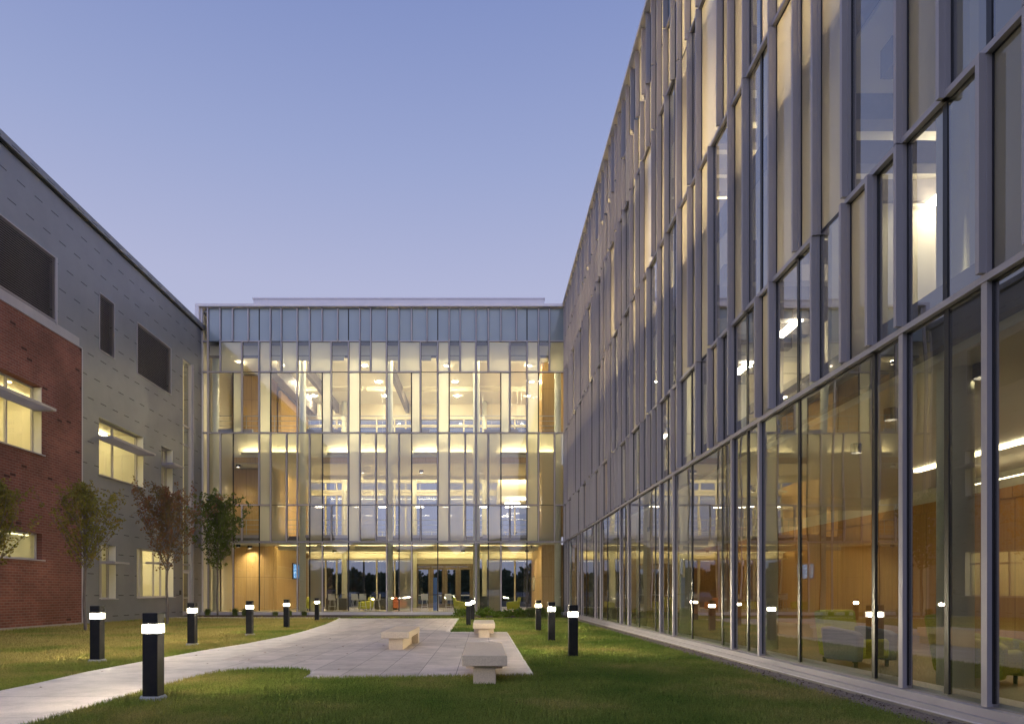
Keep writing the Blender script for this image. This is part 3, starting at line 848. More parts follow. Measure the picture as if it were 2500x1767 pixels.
addr('inner_wall', 'cream', (WB - 2.8, WB - 2.6, Y0, D - 1, 4.96, 9.39))
addr('inner_wall', 'white_in', (WB - 2.8, WB - 2.6, Y0, D - 1, 9.91, 14.09))
addr('inner_wall', 'white_in', (WB - 2.8, WB - 2.6, Y0, D - 1, 14.61, 18.3))
addr('end_wall', 'wood', (5.6, WB, D - .9, D - .7, .21, 4.09), (5.6, WB, D - .9, D - .7, 4.96, 9.39))
addr('end_wall', 'white_in', (5.2, WB, Y0, Y0 + .15, .2, 18.4))
addr('partition', 'white_in', *[(6.6, WB - 2.8, y, y + .15, a, b) for y in (12.9, 24.2, 35.0) for a, b in ((4.96, 9.39), (9.91, 14.09))])
addr('ceiling_joist', 'greybeam', *[(5.7, WB - 2.9, 4 + 1.1 * i, 4.28 + 1.1 * i, a, a + .4) for i in range(32) for a in (8.7, 13.4)])
for i in range(9):
    y = 8.15 + PR * (i - 2) + .3
    MB().tube([(5.85, y, .2), (5.85, y, 18.3)], .2, 16).build('column', M['column'], rw, smooth=True)
# long linear lamps of the lounge
addr('linear_lamp', 'lounge', (9.6, 9.72, 7.0, 15.2, 4.03, 4.09))
addr('linear_lamp', 'lounge', (10.8, 10.84, 6.0, 15.0, 3.72, 3.74))
addr('partition', 'white_in', (5.6, WB - 2.8, 7.7, 7.85, 4.96, 9.39), (5.6, WB - 2.8, 7.7, 7.85, 9.91, 14.09), (5.6, WB - 2.8, 7.7, 7.85, 14.61, 18.3))  # added walls that keep lamp light off the nearest panes
for i in range(9):
    y = 11.6 + 3.3 * i
    addr('linear_lamp', 'linear', (8.3, 8.55, y, y + 1.2, 8.6, 8.64))
    addr('linear_lamp', 'office', (8.1, 8.5, y, y + 1.6, 13.3, 13.34))
    addr('linear_lamp', 'office', (8.1, 8.5, y, y + 1.4, 18.2, 18.24))

for x, y in ((6.0, 8.2), (6.1, 10.2), (6.9, 12.6), (6.9, 17.5), (6.9, 23), (6.9, 28.6), (6.9, 34)):  # nearest ones added to brighten the armchairs by the glass
    disc_lamp(x, y, 4.09, rw, .08, can=True)
# ------------------------------------------------------------------ left building
lb = thing('brick_and_metal_building', 'building of red brick and grey zinc panels with louvres on the left', 'building', (-24, 25, 0), world=True)
ZTOP = 17.35
# openings: y0, y1, z0, z1
LOUV = [(19.0, 27.36, 12.2, 14.78), (30.48, 31.75, 12.2, 14.78), (33.8, 37.5, 12.2, 14.78)]
WINS = [('A', 19.5, 26.5, 6.70, 9.33), ('B', 30.47, 34.45, 6.64, 9.20), ('C', 36.4, 37.7, 6.64, 9.20),
        ('D', 18.0, 26.5, 2.62, 3.65), ('E', 30.5, 31.85, 1.08, 3.55), ('F', 33.8, 37.8, 1.12, 3.60)]
STRIP = (38.98, 40.15, .06, 14.75)
YB = 29.15; ZB = 11.75
def wall_holes(y0, y1, z0, z1, holes, x, th, name, m, parent):
    ys = sorted({y0, y1} | {min(max(v, y0), y1) for h in holes for v in h[:2]})
    zs = sorted({z0, z1} | {min(max(v, z0), z1) for h in holes for v in h[2:]})
    mb = MB()
    def hole(yc, zc): return any(h[0] < yc < h[1] and h[2] < zc < h[3] for h in holes)
    ny, nz = len(ys) - 1, len(zs) - 1
    solid = [[not hole((ys[i] + ys[i + 1]) / 2, (zs[j] + zs[j + 1]) / 2) for j in range(nz)] for i in range(ny)]
    for i in range(ny):
        for j in range(nz):
            if not solid[i][j]: continue
            a, b, c, d = ys[i], ys[i + 1], zs[j], zs[j + 1]
            mb.quad((x, a, c), (x, b, c), (x, b, d), (x, a, d))
            mb.quad((x - th, a, c), (x - th, a, d), (x - th, b, d), (x - th, b, c))
            if i == 0 or not solid[i - 1][j]: mb.quad((x, a, c), (x, a, d), (x - th, a, d), (x - th, a, c))
            if i == ny - 1 or not solid[i + 1][j]: mb.quad((x, b, c), (x - th, b, c), (x - th, b, d), (x, b, d))
            if j == 0 or not solid[i][j - 1]: mb.quad((x, a, c), (x - th, a, c), (x - th, b, c), (x, b, c))
            if j == nz - 1 or not solid[i][j + 1]: mb.quad((x, a, d), (x, b, d), (x - th, b, d), (x - th, a, d))
    me = mb.build(name, M[m], parent)
    return me
brick_holes = [h[1:] for h in WINS if h[0] in 'AD']
metal_holes = [h[1:] for h in WINS if h[0] in 'BCEF'] + [(l[0], l[1], l[2], l[3]) for l in LOUV] + [STRIP]
YS = 6.0
wall_holes(YS, YB, -.05, ZB, brick_holes, XL, .45, 'brick_wall', 'brick', lb)
wall_holes(YB, D + .0, -.05, ZTOP, [h for h in metal_holes if h[0] > YB], XL - .02, .45, 'metal_wall', 'panel', lb)
wall_holes(YS, YB, ZB, ZTOP, [LOUV[0]], XL - .02, .45, 'metal_wall', 'panel', lb)
addl = lambda n, m, *b, **k: addp(n, m, *b, parent=lb, **k)
addl('corner_trim', 'alu', (XL - .01, XL + .02, YB - .03, YB + .03, 0, ZB))
addl('flashing', 'fin', (XL - .01, XL + .03, YS, YB, ZB + .002, ZB + .06))
addl('flashing', 'fin', (XL - .019, XL + .002, YS, YB - .2, ZB + .07, ZB + .40))
addl('coping', 'panel', (XL - .6, XL + .14, YS, D + .1, ZTOP + .05, ZTOP + .32))
addl('parapet', 'gasket', (XL - .5, XL + .04, YS, D, ZTOP - .02, ZTOP + .049))
addl('roof', 'roofmetal', (-40, XL - .6, YS, D + .1, ZTOP - .6, ZTOP - .3))
addl('rear_wall', 'panel', (-40, -39.8, YS, D, 0, ZTOP - .6), (-39.8, XL - .5, YS - .2, YS, 0, ZTOP - .3))
addl('base_course', 'concrete', (XL - .02, XL + .03, YS, YB, -.05, .10))
# louvres
for (a, b, c, d) in LOUV:
    fr = addl('louvre', 'fin', (XL - .12, XL + .01, b - .04, b, c, d), (XL - .12, XL + .01, a, a + .04, c, d), (XL - .12, XL + .01, a + .04, b - .04, c, c + .04), (XL - .12, XL + .01, a + .04, b - .04, d - .04, d))
    mb = MB(); z = c + .07
    while z < d - .05:
        mb.prism([(XL - .10, z + .045), (XL - .095, z + .05), (XL - .01, z), (XL - .01, z - .008), (XL - .015, z - .01)], a + .04, b - .04, 'y')
        z += .088
    mb.build('blades', M['alu'], fr).location = (0, 0, 0)
    addl('louvre_backing', 'gasket', (XL - .3, XL - .25, a - .1, b + .1, c - .1, d + .1))
addl('louvre_frame', 'fin', (XL, XL + .02, 27.36, 27.45, 12.1, 14.8))
# windows
def window(tagc, y0, y1, z0, z1, mulls, glassm='win', rec=.42, jamb=True, shade=None, sill=True):
    xg = XL - rec + .04
    fr = MB()
    yj = y1
    fr.box(xg - .04, xg + .05, y0, yj, z0, z0 + .07); fr.box(xg - .04, xg + .05, y0, yj, z1 - .07, z1)
    fr.box(xg - .04, xg + .05, y0, y0 + .06, z0 + .07, z1 - .07); fr.box(xg - .04, xg + .05, yj - .06, yj, z0 + .07, z1 - .07)
    for m_ in mulls: fr.box(xg - .04, xg + .05, m_ - .035, m_ + .035, z0 + .07, z1 - .07)
    w_ = fr.build('window', M['alu'], lb)
    g = MB(); g.quad((xg, y0 + .05, z0 + .06), (xg, yj - .05, z0 + .06), (xg, yj - .05, z1 - .06), (xg, y0 + .05, z1 - .06))
    g.build('pane', M[glassm], w_).location = (0, 0, 0)
    if jamb:
        MB().box(XL - rec + .1, XL - .015, y1 - .03, y1 - .003, z0 + .01, z1 - .01).build('jamb_lining', M['white_in'], w_).location = (0, 0, 0)
    if sill:
        MB().prism([(XL - rec + .1, z0 + .035), (XL + .07, z0 + .012), (XL + .07, z0 - .03), (XL + .022, z0 - .03), (XL + .022, z0 + .002), (XL - rec + .1, z0 + .002)], y0 - .05, y1 + .12, 'y').build('sill', M['alu'], w_).location = (0, 0, 0)
    if shade:
        sz, sy0, sy1, proj = shade
        sm = MB()
        sm.box(XL + proj - .04, XL + proj, sy0, sy1, sz - .045, sz + .05)
        sm.box(xg + .051, XL + proj - .05, sy0, sy0 + .04, sz - .05, sz + .06); sm.box(xg + .051, XL + proj - .05, sy1 - .04, sy1, sz - .05, sz + .06)
        x = xg + .09
        while x < XL + proj - .08:
            sm.prism([(x, sz + .045), (x + .012, sz + .045), (x + .05, sz - .03), (x + .038, sz - .03)], sy0 + .04, sy1 - .04, 'y'); x += .075
        sm.build('sunshade', M['fin'], w_).location = (0, 0, 0)
    return w_
window('A', 19.5, 26.5, 6.70, 9.33, (22.0, 25.0), shade=(8.42, 18.5, 26.44, .6))
window('B', 30.47, 34.45, 6.64, 9.20, (32.2,), shade=(8.30, 30.5, 34.4, .65))
window('C', 36.4, 37.7, 6.64, 9.20, (37.3,), shade=(8.25, 36.43, 37.67, .65))
window('D', 18.0, 26.5, 2.62, 3.65, (22,), glassm='dimwin', rec=.3, jamb=False)
window('E', 30.5, 31.85, 1.08, 3.55, (31.2,), shade=(2.72, 30.53, 31.82, .65))
window('F', 33.8, 37.8, 1.12, 3.60, (34.7, 36.2, 37.0), shade=(2.9, 35.3, 37.0, .3))
addl('pier', 'cream', (XL - .75, XL - .5, 34.75, 35.35, 1.15, 3.6))
# narrow glazed stair strip with a door at its foot
y0, y1, z0, z1 = STRIP
xg = XL - .12
zs = [.1, 2.65, 3.0, 5.4, 6.4, 9.9, 11.0, z1]
fr = addl('strip_window', 'alu', (xg - .05, xg + .1, y0 - .02, y0 + .04, z0, z1), (xg - .05, xg + .14, y1 - .09, y1 + .02, z0, z1), *[(xg - .05, xg + .06, y0 + .04, y1 - .09, z - .035, z + .035) for z in zs[1:]])
g = MB(); g.quad((xg, y0, 2.66), (xg, y1, 2.66), (xg, y1, z1), (xg, y0, z1)); g.build('pane', M['win'], fr).location = (0, 0, 0)
addl('pilaster', 'fin', (XL - .02, XL + .07, y1 + .03, y1 + .13, 0, z1 + .05))
dr = addl('stair_door', 'alu_light', (xg - .03, xg + .03, y0 + .05, y0 + .13, .1, 2.6), (xg - .03, xg + .03, y1 - .18, y1 - .1, .1, 2.6), (xg - .03, xg + .03, y0 + .131, y1 - .181, 2.5, 2.6), (xg - .03, xg + .03, y0 + .131, y1 - .181, .1, .3))
g = MB(); g.quad((xg, y0 + .1, .2), (xg, y1 - .12, .2), (xg, y1 - .12, 2.55), (xg, y0 + .1, 2.55)); g.build('pane', M['win'], dr).location = (0, 0, 0)
MB().box(xg + .035, xg + .08, y0 + .15, y1 - .2, 1.05, 1.10).box(xg + .035, xg + .09, y0 + .10, y0 + .14, .9, 1.4).build('handle', M['rail'], dr).location = (0, 0, 0)
addl('card_reader', 'dark', (XL - .018, XL + .03, 38.55, 38.70, 1.25, 1.5))
# rooms behind the windows
def room(y0, y1, z0, z1, depth, lampz=None, mats=('white_in', 'cream'), strength='room', n=2):
    xa, xb = XL - .47, XL - .47 - depth
    addl('room_wall', mats[0], (xb - .1, xb, y0, y1, z0, z1), (xb, xa, y0 - .1, y0, z0, z1), (xb, xa, y1, y1 + .1, z0, z1))
    addl('room_ceiling', mats[1], (xb, xa, y0, y1, z1, z1 + .1))
    addl('room_floor', mats[1], (xb, xa, y0, y1, z0 - .1, z0))
    for i in range(n):
        x = xa - depth * (i + .7) / (n + .4)
        addl('room_lamp', strength, (x - .06, x + .06, y0 + .4, y1 - .4, z1 - .16, z1 - .10))
room(17, 29, 5.6, 9.5, 5)
room(29.9, 35.0, 5.6, 9.4, 5)
room(35.9, 38.3, 5.6, 9.4, 4, n=1)
room(17, 29, .2, 3.9, 3, n=1)
room(29.9, 32.6, .2, 3.9, 4, n=1)
room(33.2, 38.2, .2, 3.9, 4)
room(38.7, 41.3, .1, 15, 3.5, n=1)
for z in (4.0, 8.6, 12): addl('room_lamp', 'room', (XL - 2.6, XL - 2.4, 39.2, 40.8, z, z + .05))
M['green_paint'] = simple('green_paint', (.38, .50, .10), rough=.8)
M['cab'] = simple('maple_cabinet', (.62, .45, .24), (.56, .40, .2), .5)
addl('painted_wall', 'green_paint', (XL - 5.44, XL - 5.40, 17.2, 28.8, 7.3, 9.0))
addl('cabinet', 'cab', (XL - 5.35, XL - 4.95, 26.6, 28.8, 7.5, 8.9), (XL - 5.35, XL - 4.9, 22, 28.8, 5.61, 6.9))

# ------------------------------------------------------------------ benches
def bench(label, yf, cx, group):
    t = thing('stone_bench', label, 'bench', (cx, yf + 1.35, .02), group=group)
    box(-.325, .325, -1.35, 1.3, .275, .43).build('seat', M['bench'], t, .008)
    box(-.165, .165, -1.22, .86, 0, .274).build('leg', M['bench'], t, .008)
    box(-.325, .325, .861, 1.2, 0, .274).build('leg', M['bench'], t, .008)
    return t
bench('long concrete bench nearest the camera, its end leg standing in the grass', 9.85, .03, 'concrete benches on the paving')
bench('concrete bench standing alone on the left of the paved square', 15.85, -2.03, 'concrete benches on the paving')
bench('concrete bench at the back corner of the paving near the shrubs', 20.3, .045, 'concrete benches on the paving')

# ------------------------------------------------------------------ bollards
def bollard(label, x, y, ring, grp):
    t = thing('bollard_light', label, 'bollard light', (x, y, 0), group=grp)
    w_ = .095
    box(-w_, w_, -w_, w_, .03, .845).build('post', M['bollard'], t, .006)
    box(-w_, w_, -w_, w_, .959, 1.10).build('cap', M['bollard'], t, .006)
    box(-w_ - .003, w_ + .003, -w_ - .003, w_ + .003, .846, .958).build('lens', M['lamp'], t)
    lb_ = MB()
    for a_ in (-1, 1):
        lb_.box(a_ * .083, a_ * .087, -.011, .011, .862, .942); lb_.box(-.011, .011, a_ * .083, a_ * .087, .862, .942)
    lb_.build('lamp', M['led'], t)
    if ring:
        MB().tube([(0, 0, -.02), (0, 0, .035), (0, 0, .055)], [.16, .16, .145], 28).build('footing', M['ring'], t, smooth=False)
    return t
grp = 'black square bollard lights along the court'
BOL = [('tall black bollard light in front, standing between path and lawn on a white footing', -4.17, 8.65, 1),
       ('black bollard light left of the path, nearest the brick wall', -7.56, 13.4, 1),
       ('black bollard light left of the path, before the stair door', -7.5, 17.65, 1),
       ('black bollard light left of the path, in front of the maple lobby wall', -7.45, 21.85, 1),
       ('black bollard light left of the path, below the lobby wall screen', -7.55, 26.3, 0),
       ('small black bollard light at the tip of the left lawn', -8.05, 33.2, 0),
       ('black bollard light on the grass left behind the back bench', -.58, 28.2, 0),
       ('black bollard light hidden behind another one beside the leafy shrubs', -.50, 33.9, 0),
       ('black bollard light on the right lawn, farthest from the camera', 1.98, 24.2, 0),
       ('black bollard light on the right lawn, middle one of three', 1.93, 19.1, 0),
       ('black bollard light on the right lawn, closest to the glass wing and camera', 1.90, 14.35, 0)]
for l, x, y, r_ in BOL: bollard(l, x, y, r_, grp)

# ------------------------------------------------------------------ trees
def leaves_mesh(name, pts, size, m, parent):
    n = len(pts); P_ = np.array(pts)
    a = rng.normal(size=(n, 3)); a /= np.linalg.norm(a, axis=1)[:, None]
    b = rng.normal(size=(n, 3)); b -= (a * b).sum(1)[:, None] * a; b /= np.linalg.norm(b, axis=1)[:, None]
    s = rng.uniform(.6, 1.25, n)[:, None] * size
    v = np.stack([P_ - a * s * .1, P_ + b * s * .5 + a * s * .45, P_ + a * s, P_ - b * s * .5 + a * s * .45], 1).reshape(-1, 3)
    me = bpy.data.meshes.new(name)
    me.vertices.add(n * 4); me.vertices.foreach_set('co', v.reshape(-1))
    me.loops.add(n * 4); me.loops.foreach_set('vertex_index', np.arange(n * 4, dtype=np.int32))
    me.polygons.add(n); me.polygons.foreach_set('loop_start', np.arange(0, n * 4, 4, dtype=np.int32))
    me.materials.append(m); me.update(calc_edges=True)
    o = bpy.data.objects.new(name, me); COL.objects.link(o); o.parent = parent
    return o
def maple(label, x, y, H, spread, fork, leafm, nl=4600, lean=0, seed=1, leaf=.078, grp='young maple trees by the left building', cat='tree'):
    r = random.Random(seed)
    t = thing('maple_tree', label, cat, (x, y, 0), group=grp)
    tb = MB()
    tp = [Vector((lean * (z / H) ** 2 + .02 * math.sin(3 * z + seed), .02 * math.cos(2.3 * z), z)) for z in [i * H * .97 / 14 for i in range(15)]]
    tb.tube(tp, [.055 * (1 - .88 * i / 14) + .004 for i in range(15)], 8)
    pts = []
    def crown_r(z):      # ovate crown
        f = (z - fork) / (H - fork)
        if f < 0: return .15
        return spread * (max(0, (1 - f)) ** .85) * min(1, .62 + f * 3.0) * 1.1
    nb = 34
    for i in range(nb):
        z0 = fork + (H - fork) * .86 * (i / nb) ** 1.15 - .1
        az = i * 2.4 + r.uniform(-.4, .4)
        up = r.uniform(.8, 1.5)
        tgt = z0 + .1
        L = min(crown_r(min(H * .95, z0 + .25)) * r.uniform(.8, 1.35) * 1.6, (H - z0) * 1.15 + .1)
        L = max(L, .22)
        base = tp[min(14, int(z0 / (H * .97) * 14))].copy(); base.z = z0
        bp = [base]
        dv = Vector((math.cos(az), math.sin(az), up)).normalized()
        for k in range(5):
            dv = (dv + Vector((0, 0, .10)) + Vector((r.uniform(-.12, .12), r.uniform(-.12, .12), 0))).normalized()
            bp.append(bp[-1] + dv * L / 5)
        if bp[-1].z > H: 
            sft = (H - z0) / (bp[-1].z - z0)
            bp = [Vector((p.x, p.y, z0 + (p.z - z0) * sft)) for p in bp]
        tb.tube(bp, [.018, .015, .012, .009, .006, .003], 5)
        for k in range(1, 6):
            for s_ in range(4):
                if r.random() < .12: continue
                sd = Vector((r.uniform(-1, 1), r.uniform(-1, 1), r.uniform(-.15, .9))).normalized()
                sl = r.uniform(.14, .40) * (.55 + spread * .45) * (1.15 - k * .09)
                p0 = bp[k] if s_ < 2 else bp[k].lerp(bp[k - 1], .5)
                p1 = p0 + sd * sl
                tb.tube([p0, p1], [.005, .002], 3, False)
                cnt = int(nl / (nb * 5 * 4) * r.uniform(.4, 1.8)) + 1
                for q in range(cnt):
                    f = r.uniform(.15, 1.1)
                    pts.append(tuple(p0.lerp(p1, f) + Vector((r.gauss(0, .045), r.gauss(0, .045), r.gauss(0, .04)))))
    for q in range(90):
        z = H * r.uniform(.85, 1.0); pts.append((tp[-1].x + r.gauss(0, .06), r.gauss(0, .06), z))
    tb.build('trunk', M['bark'], t)
    leaves_mesh('crown', pts, leaf, M[leafm], t)
    return t
maple('olive green maple tree cut off by the left picture edge', -14.75, 20.6, 5.0, 1.05, 2.15, 'leaf_olive', seed=3)
maple('yellowing olive maple tree before the corner of brick and metal', -14.1, 24.2, 5.3, 1.5, 2.2, 'leaf_olive', seed=8)
maple('maple tree with reddish brown autumn leaves before the lit ground floor window', -13.3, 28.8, 5.85, 1.95, 2.3, 'leaf_red', nl=5600, seed=12)
maple('deep green maple tree standing before the corner of the glass lobby', -15.3, 39.4, 7.1, 2.0, 2.7, 'leaf_green', nl=6200, seed=21, leaf=.11)
slab([(-15.3 + 1.1 * math.cos(a * .524), 39.2 + .9 * math.sin(a * .524)) for a in range(12)], -.02, .05, 'mulch_ring', M['mulch'])
slab([(-13.3 + .6 * math.cos(a * .524), 28.8 + .5 * math.sin(a * .524)) for a in range(12)], -.02, .02, 'mulch_ring', M['mulch'])

def litter():
    mb = MB(); r = random.Random(77)
    for cx_, cy_, sp, n in ((-14.1, 24.2, 1.8, 130), (-13.3, 28.8, 2.2, 190), (-14.7, 20.6, 1.8, 70), (-9, 24, 6, 60), (0, 13, 5, 26), (-5.5, 14, 2, 14)):
        for i in range(n):
            x, y = cx_ + r.gauss(0, sp), cy_ + r.gauss(0, sp)
            if x < XL + .2 or x > 4.4: continue
            a = r.uniform(0, 6.28); q = r.uniform(.02, .04); z = .05
            c, s_ = math.cos(a) * q, math.sin(a) * q
            mb.cur = 0; mb.quad((x - c, y - s_, z), (x + s_ * .6, y - c * .6, z + .012), (x + c, y + s_, z + .004), (x - s_ * .6, y + c * .6, z + .01))
    o = mb.build('fallen_leaves', M['leaf_red']); o['kind'] = 'stuff'
litter()
# shrubs and tufts along the lobby glass
def shrub(label, x, y, rad, h, n, size, m='shrub', seed=1, grp='leafy shrubs in the bed before the lobby'):
    t = thing('shrub', label, 'shrub', (x, y, 0), group=grp)
    r = random.Random(seed); pts = []; tb = MB()
    for i in range(26):
        az = r.uniform(0, 6.28); rr = rad * math.sqrt(r.random()); hh = h * (1 - .5 * (rr / rad) ** 2) * r.uniform(.7, 1.05)
        e = Vector((rr * math.cos(az), rr * math.sin(az), hh))
        tb.tube([Vector((e.x * .2, e.y * .2, 0)), e * .6, e], [.008, .006, .003], 4, False)
        for q in range(n // 26):
            f = r.uniform(.35, 1.05); pts.append(tuple(e * f + Vector((r.gauss(0, .07), r.gauss(0, .07), r.gauss(0, .04)))))
    tb.build('stem', M['bark'], t); leaves_mesh('leaves', pts, size, M[m], t)
    return t
sl = ['broad leafy shrub under the lobby glass, left of the back bollard pair', 'pale green shrub directly behind the back bollard pair', 'low round shrub right behind the rear bench',
      'leafy shrub in the bed right of the rear bench', 'small yellowish shrub in the bed before the white mullion']
for i, (x, y, rad, h) in enumerate([(-1.0, 37.4, .65, .55), (.1, 37.6, .6, .62), (.85, 37.1, .5, .38), (2.0, 37.6, .6, .5), (1.35, 38.3, .45, .4)]):
    shrub(sl[i], x, y, rad, h, 620, .11, seed=30 + i)
def tuft(label, x, y, rad, h, n, grp, seed):
    t = thing('grass_tuft', label, 'grass tuft', (x, y, 0), group=grp)
    r = random.Random(seed); mb = MB()
    for i in range(n):
        az = r.uniform(0, 6.28); l = r.uniform(.3, 1); b = Vector((r.gauss(0, rad * .25), r.gauss(0, rad * .25), 0))
        o1 = Vector((math.cos(az), math.sin(az), 0)); hh = h * r.uniform(.7, 1.05)
        p1 = b + o1 * rad * l * .35 + Vector((0, 0, hh * .7)); p2 = b + o1 * rad * l + Vector((0, 0, hh * (1 - .35 * l)))
        s_ = Vector((-o1.y, o1.x, 0)) * .008
        mb.quad(b - s_, b + s_, p1 + s_, p1 - s_); mb.quad(p1 - s_, p1 + s_, p2)
    mb.build('blades', M['leaf_green'], t)
TL = ['small grass tuft left of the green maple trunk', 'round grass tuft right of the green maple trunk', 'second grass tuft right of the green maple trunk',
      'thin grass tuft between two bollards before the maple wall', 'low grass tuft under the lobby wall screen', 'spindly grass tuft beside the column left of the stools']
for i, (x, y, rd, h) in enumerate([(-16.2, 40.2, .3, .55), (-14.55, 40.1, .35, .6), (-13.95, 40.1, .33, .55), (-12.2, 40.2, .25, .35), (-10.5, 40.2, .28, .35), (-11.4, 40.4, .2, .4)]):
    tuft(TL[i], x, y, rd, h, 160, 'grass tufts in the left planting bed', 50 + i)
TR = ['arching grass clump right of the leafy shrubs', 'grass clump behind the farthest right lawn bollard', 'grass clump between the two farther right bollards', 'tall grass clump near the foot of the glass wing', 'last grass clump in the corner of the two glass walls']
for i, (x, y) in enumerate([(2.75, 37.2), (3.2, 37.7), (3.7, 37.0), (4.1, 38.2), (4.3, 39.6)]):
    tuft(TR[i], x, y, .55, .72, 420, 'ornamental grass clumps in the right bed', 70 + i)

# ------------------------------------------------------------------ furniture
def armchair(label, x, y, rz, fab='green_fab', side='green_fab', z=.2, grp='lime green armchairs'):
    t = thing('armchair', label, 'armchair', (x, y, z), rz, group=grp)
    # faces -Y
    MB().prism([(-.38, .14), (.30, .14), (.30, .36), (-.36, .44), (-.40, .40)], -.27, .27, 'x').build('seat', M[fab], t, .03)
    MB().prism([(.20, .14), (.38, .14), (.50, .86), (.36, .88), (.30, .86)], -.36, .36, 'x').build('backrest', M[fab], t, .04)
    for s in (-1, 1):
        a, b = (s * .28, s * .42)
        MB().prism([(-.40, .10), (.22, .10), (.30, .60), (.18, .62), (-.34, .56), (-.42, .50)], min(a, b), max(a, b), 'x').build('armrest', M[side], t, .03)
    for sx in (-.32, .32):
        for sy in (-.3, .3):
            box(sx - .02, sx + .02, sy - .02, sy + .02, 0, .12).build('leg', M['dark'], t)
    return t
armchair('lime green armchair with grey arms behind the near glass of the right wing', 5.95, 10.9, R(20), 'green_fab', 'grey_fab')
armchair('lime armchair half hidden behind a black glass joint, nearest the camera', 6.35, 8.75, R(35), 'green_fab', 'green_fab')
armchair('lime armchair in the lobby right of the entrance doors, beside the front bollard pair', -1.45, 44.5, R(90))
armchair('lime armchair in the lobby before the rear window, right of the dark counter', 2.0, 44.6, R(-90))
armchair('lime armchair at the left end of the lobby beside the column', -11.2, 45.2, R(90))
armchair('lime armchair among the white bar stools', -7.9, 46.2, R(-60))
armchair('orange tub armchair in the lobby near the blue banner', -5.9, 47.5, R(60), 'orange', 'orange', grp='orange armchairs')
def stool(label, x, y, rz):
    t = thing('bar_stool', label, 'bar stool', (x, y, .2), rz, group='white shell bar stools in the lobby')
    MB().prism([(-.22, .70), (-.20, .73), (.16, .735), (.20, 1.10), (.23, 1.10), (.21, .71), (.16, .695)], -.22, .22, 'x').build('seat', M['white_seat'], t, .012)
    for sx in (-1, 1):
        for sy in (-1, 1):
            MB().tube([(sx * .13, sy * .13, .70), (sx * .22, sy * .22, 0)], .012, 6).build('leg', M['rail'], t)
    MB().box(-.19, .19, -.19, -.175, .28, .30).box(-.19, .19, .175, .19, .28, .30).build('footrest', M['rail'], t)
stool('white bar stool with its back to us, leftmost by the high table', -9.75, 44.3, R(180))
stool('white bar stool turned away, right of the cream rear column', -8.35, 44.8, R(175))
stool('white bar stool at the second high table, seen from behind', -7.75, 44.3, R(185))
stool('white bar stool in side view right of the second table', -6.85, 44.2, R(-90))
stool('white bar stool before the leftmost entrance door', -3.75, 44.3, R(180))
stool('white bar stool before the middle of the entrance doors', -2.2, 44.4, R(170))
def htable(label, x, y):
    t = thing('high_table', label, 'table', (x, y, .2), group='round high tables in the lobby')
    MB().tube([(0, 0, 1.03), (0, 0, 1.07)], .42, 28).build('tabletop', M['dark'], t)
    MB().tube([(0, 0, .02), (0, 0, 1.03)], .04, 10).build('pedestal', M['rail'], t)
    MB().tube([(0, 0, 0), (0, 0, .02)], .3, 20).build('base', M['rail'], t)
htable('high round table beside the leftmost white stool', -9.3, 43.9)
htable('high round table before the dark rear window', -7.2, 43.9)
htable('high round table before the entrance doors', -2.85, 43.9)
def counter(label, x0, x1, y0, y1, h):
    t = thing('low_cabinet', label, 'cabinet', ((x0 + x1) / 2, (y0 + y1) / 2, .2), group='dark low cabinets in the lobby')
    w_, d_ = (x1 - x0) / 2, (y1 - y0) / 2
    box(-w_, w_, -d_, d_, .06, h - .03).build('body', M['dark'], t, .01)
    box(-w_ - .02, w_ + .02, -d_ - .02, d_ + .02, h - .029, h).build('top', M['dark'], t, .005)
    box(-w_ + .05, w_ - .05, -d_ + .05, d_ - .05, 0, .059).build('plinth', M['dark'], t)
counter('dark low cabinet left of the lime armchair on the right of the lobby', -.25, 1.15, 44.2, 44.8, .95)
counter('dark low cabinet behind the leftmost bar stools', -10.6, -9.2, 46.2, 46.8, .8)
counter('dark low cabinet under the dark rear window', -7.6, -6.0, 48.0, 48.6, .75)
# blue banner stand
t = thing('banner_stand', 'tall narrow blue banner post before the entrance doors', 'banner', (-3.05, 43.9, .2))
box(-.12, .12, -.03, .03, .03, 2.15).build('panel', M['blue'], t, .005)
box(-.2, .2, -.15, .15, 0, .029).build('base', M['rail'], t)
# wall screen in the lobby: a lit panel of pale blue boxes
def screen_mat():
    m, t, out = mat('screen_picture')
    e = N(t, 'Emission'); e.inputs[1].default_value = 1.6
    tc = N(t, 'TexCoord'); v = N(t, 'TexVoronoi'); v.inputs['Scale'].default_value = 5
    t.links.new(tc.outputs['Object'], v.inputs['Vector'])
    r = N(t, 'ValToRGB'); t.links.new(v.outputs['Distance'], r.inputs[0])
    r.color_ramp.elements[0].color = (.75, .9, 1, 1); r.color_ramp.elements[1].color = (.05, .22, .5, 1); r.color_ramp.elements[1].position = .55
    t.links.new(r.outputs[0], e.inputs[0]); t.links.new(e.outputs[0], out.inputs[0]); return m
M['screen'] = screen_mat()
t = thing('wall_screen', 'lit blue display screen hanging on the maple wall beside the lobby column', 'screen', (-13.52, 49.6, 2.35))
box(-.07, 0, -.85, .85, 0, 1.15).build('frame', M['screen_frame'], t, .01)
box(.001, .008, -.77, .77, .08, 1.07).build('display', M['screen'], t)
# notice board by the right maple wall
t = thing('notice_board', 'small framed notice board on the maple wall right of the rear window', 'notice board', (3.78, 50.2, 1.5))
box(-.03, 0, -.9, .9, 0, 1.1).build('frame', M['bronze'], t, .005)
box(-.04, -.031, -.8, .8, .08, 1.02).build('sheet', M['cream'], t)

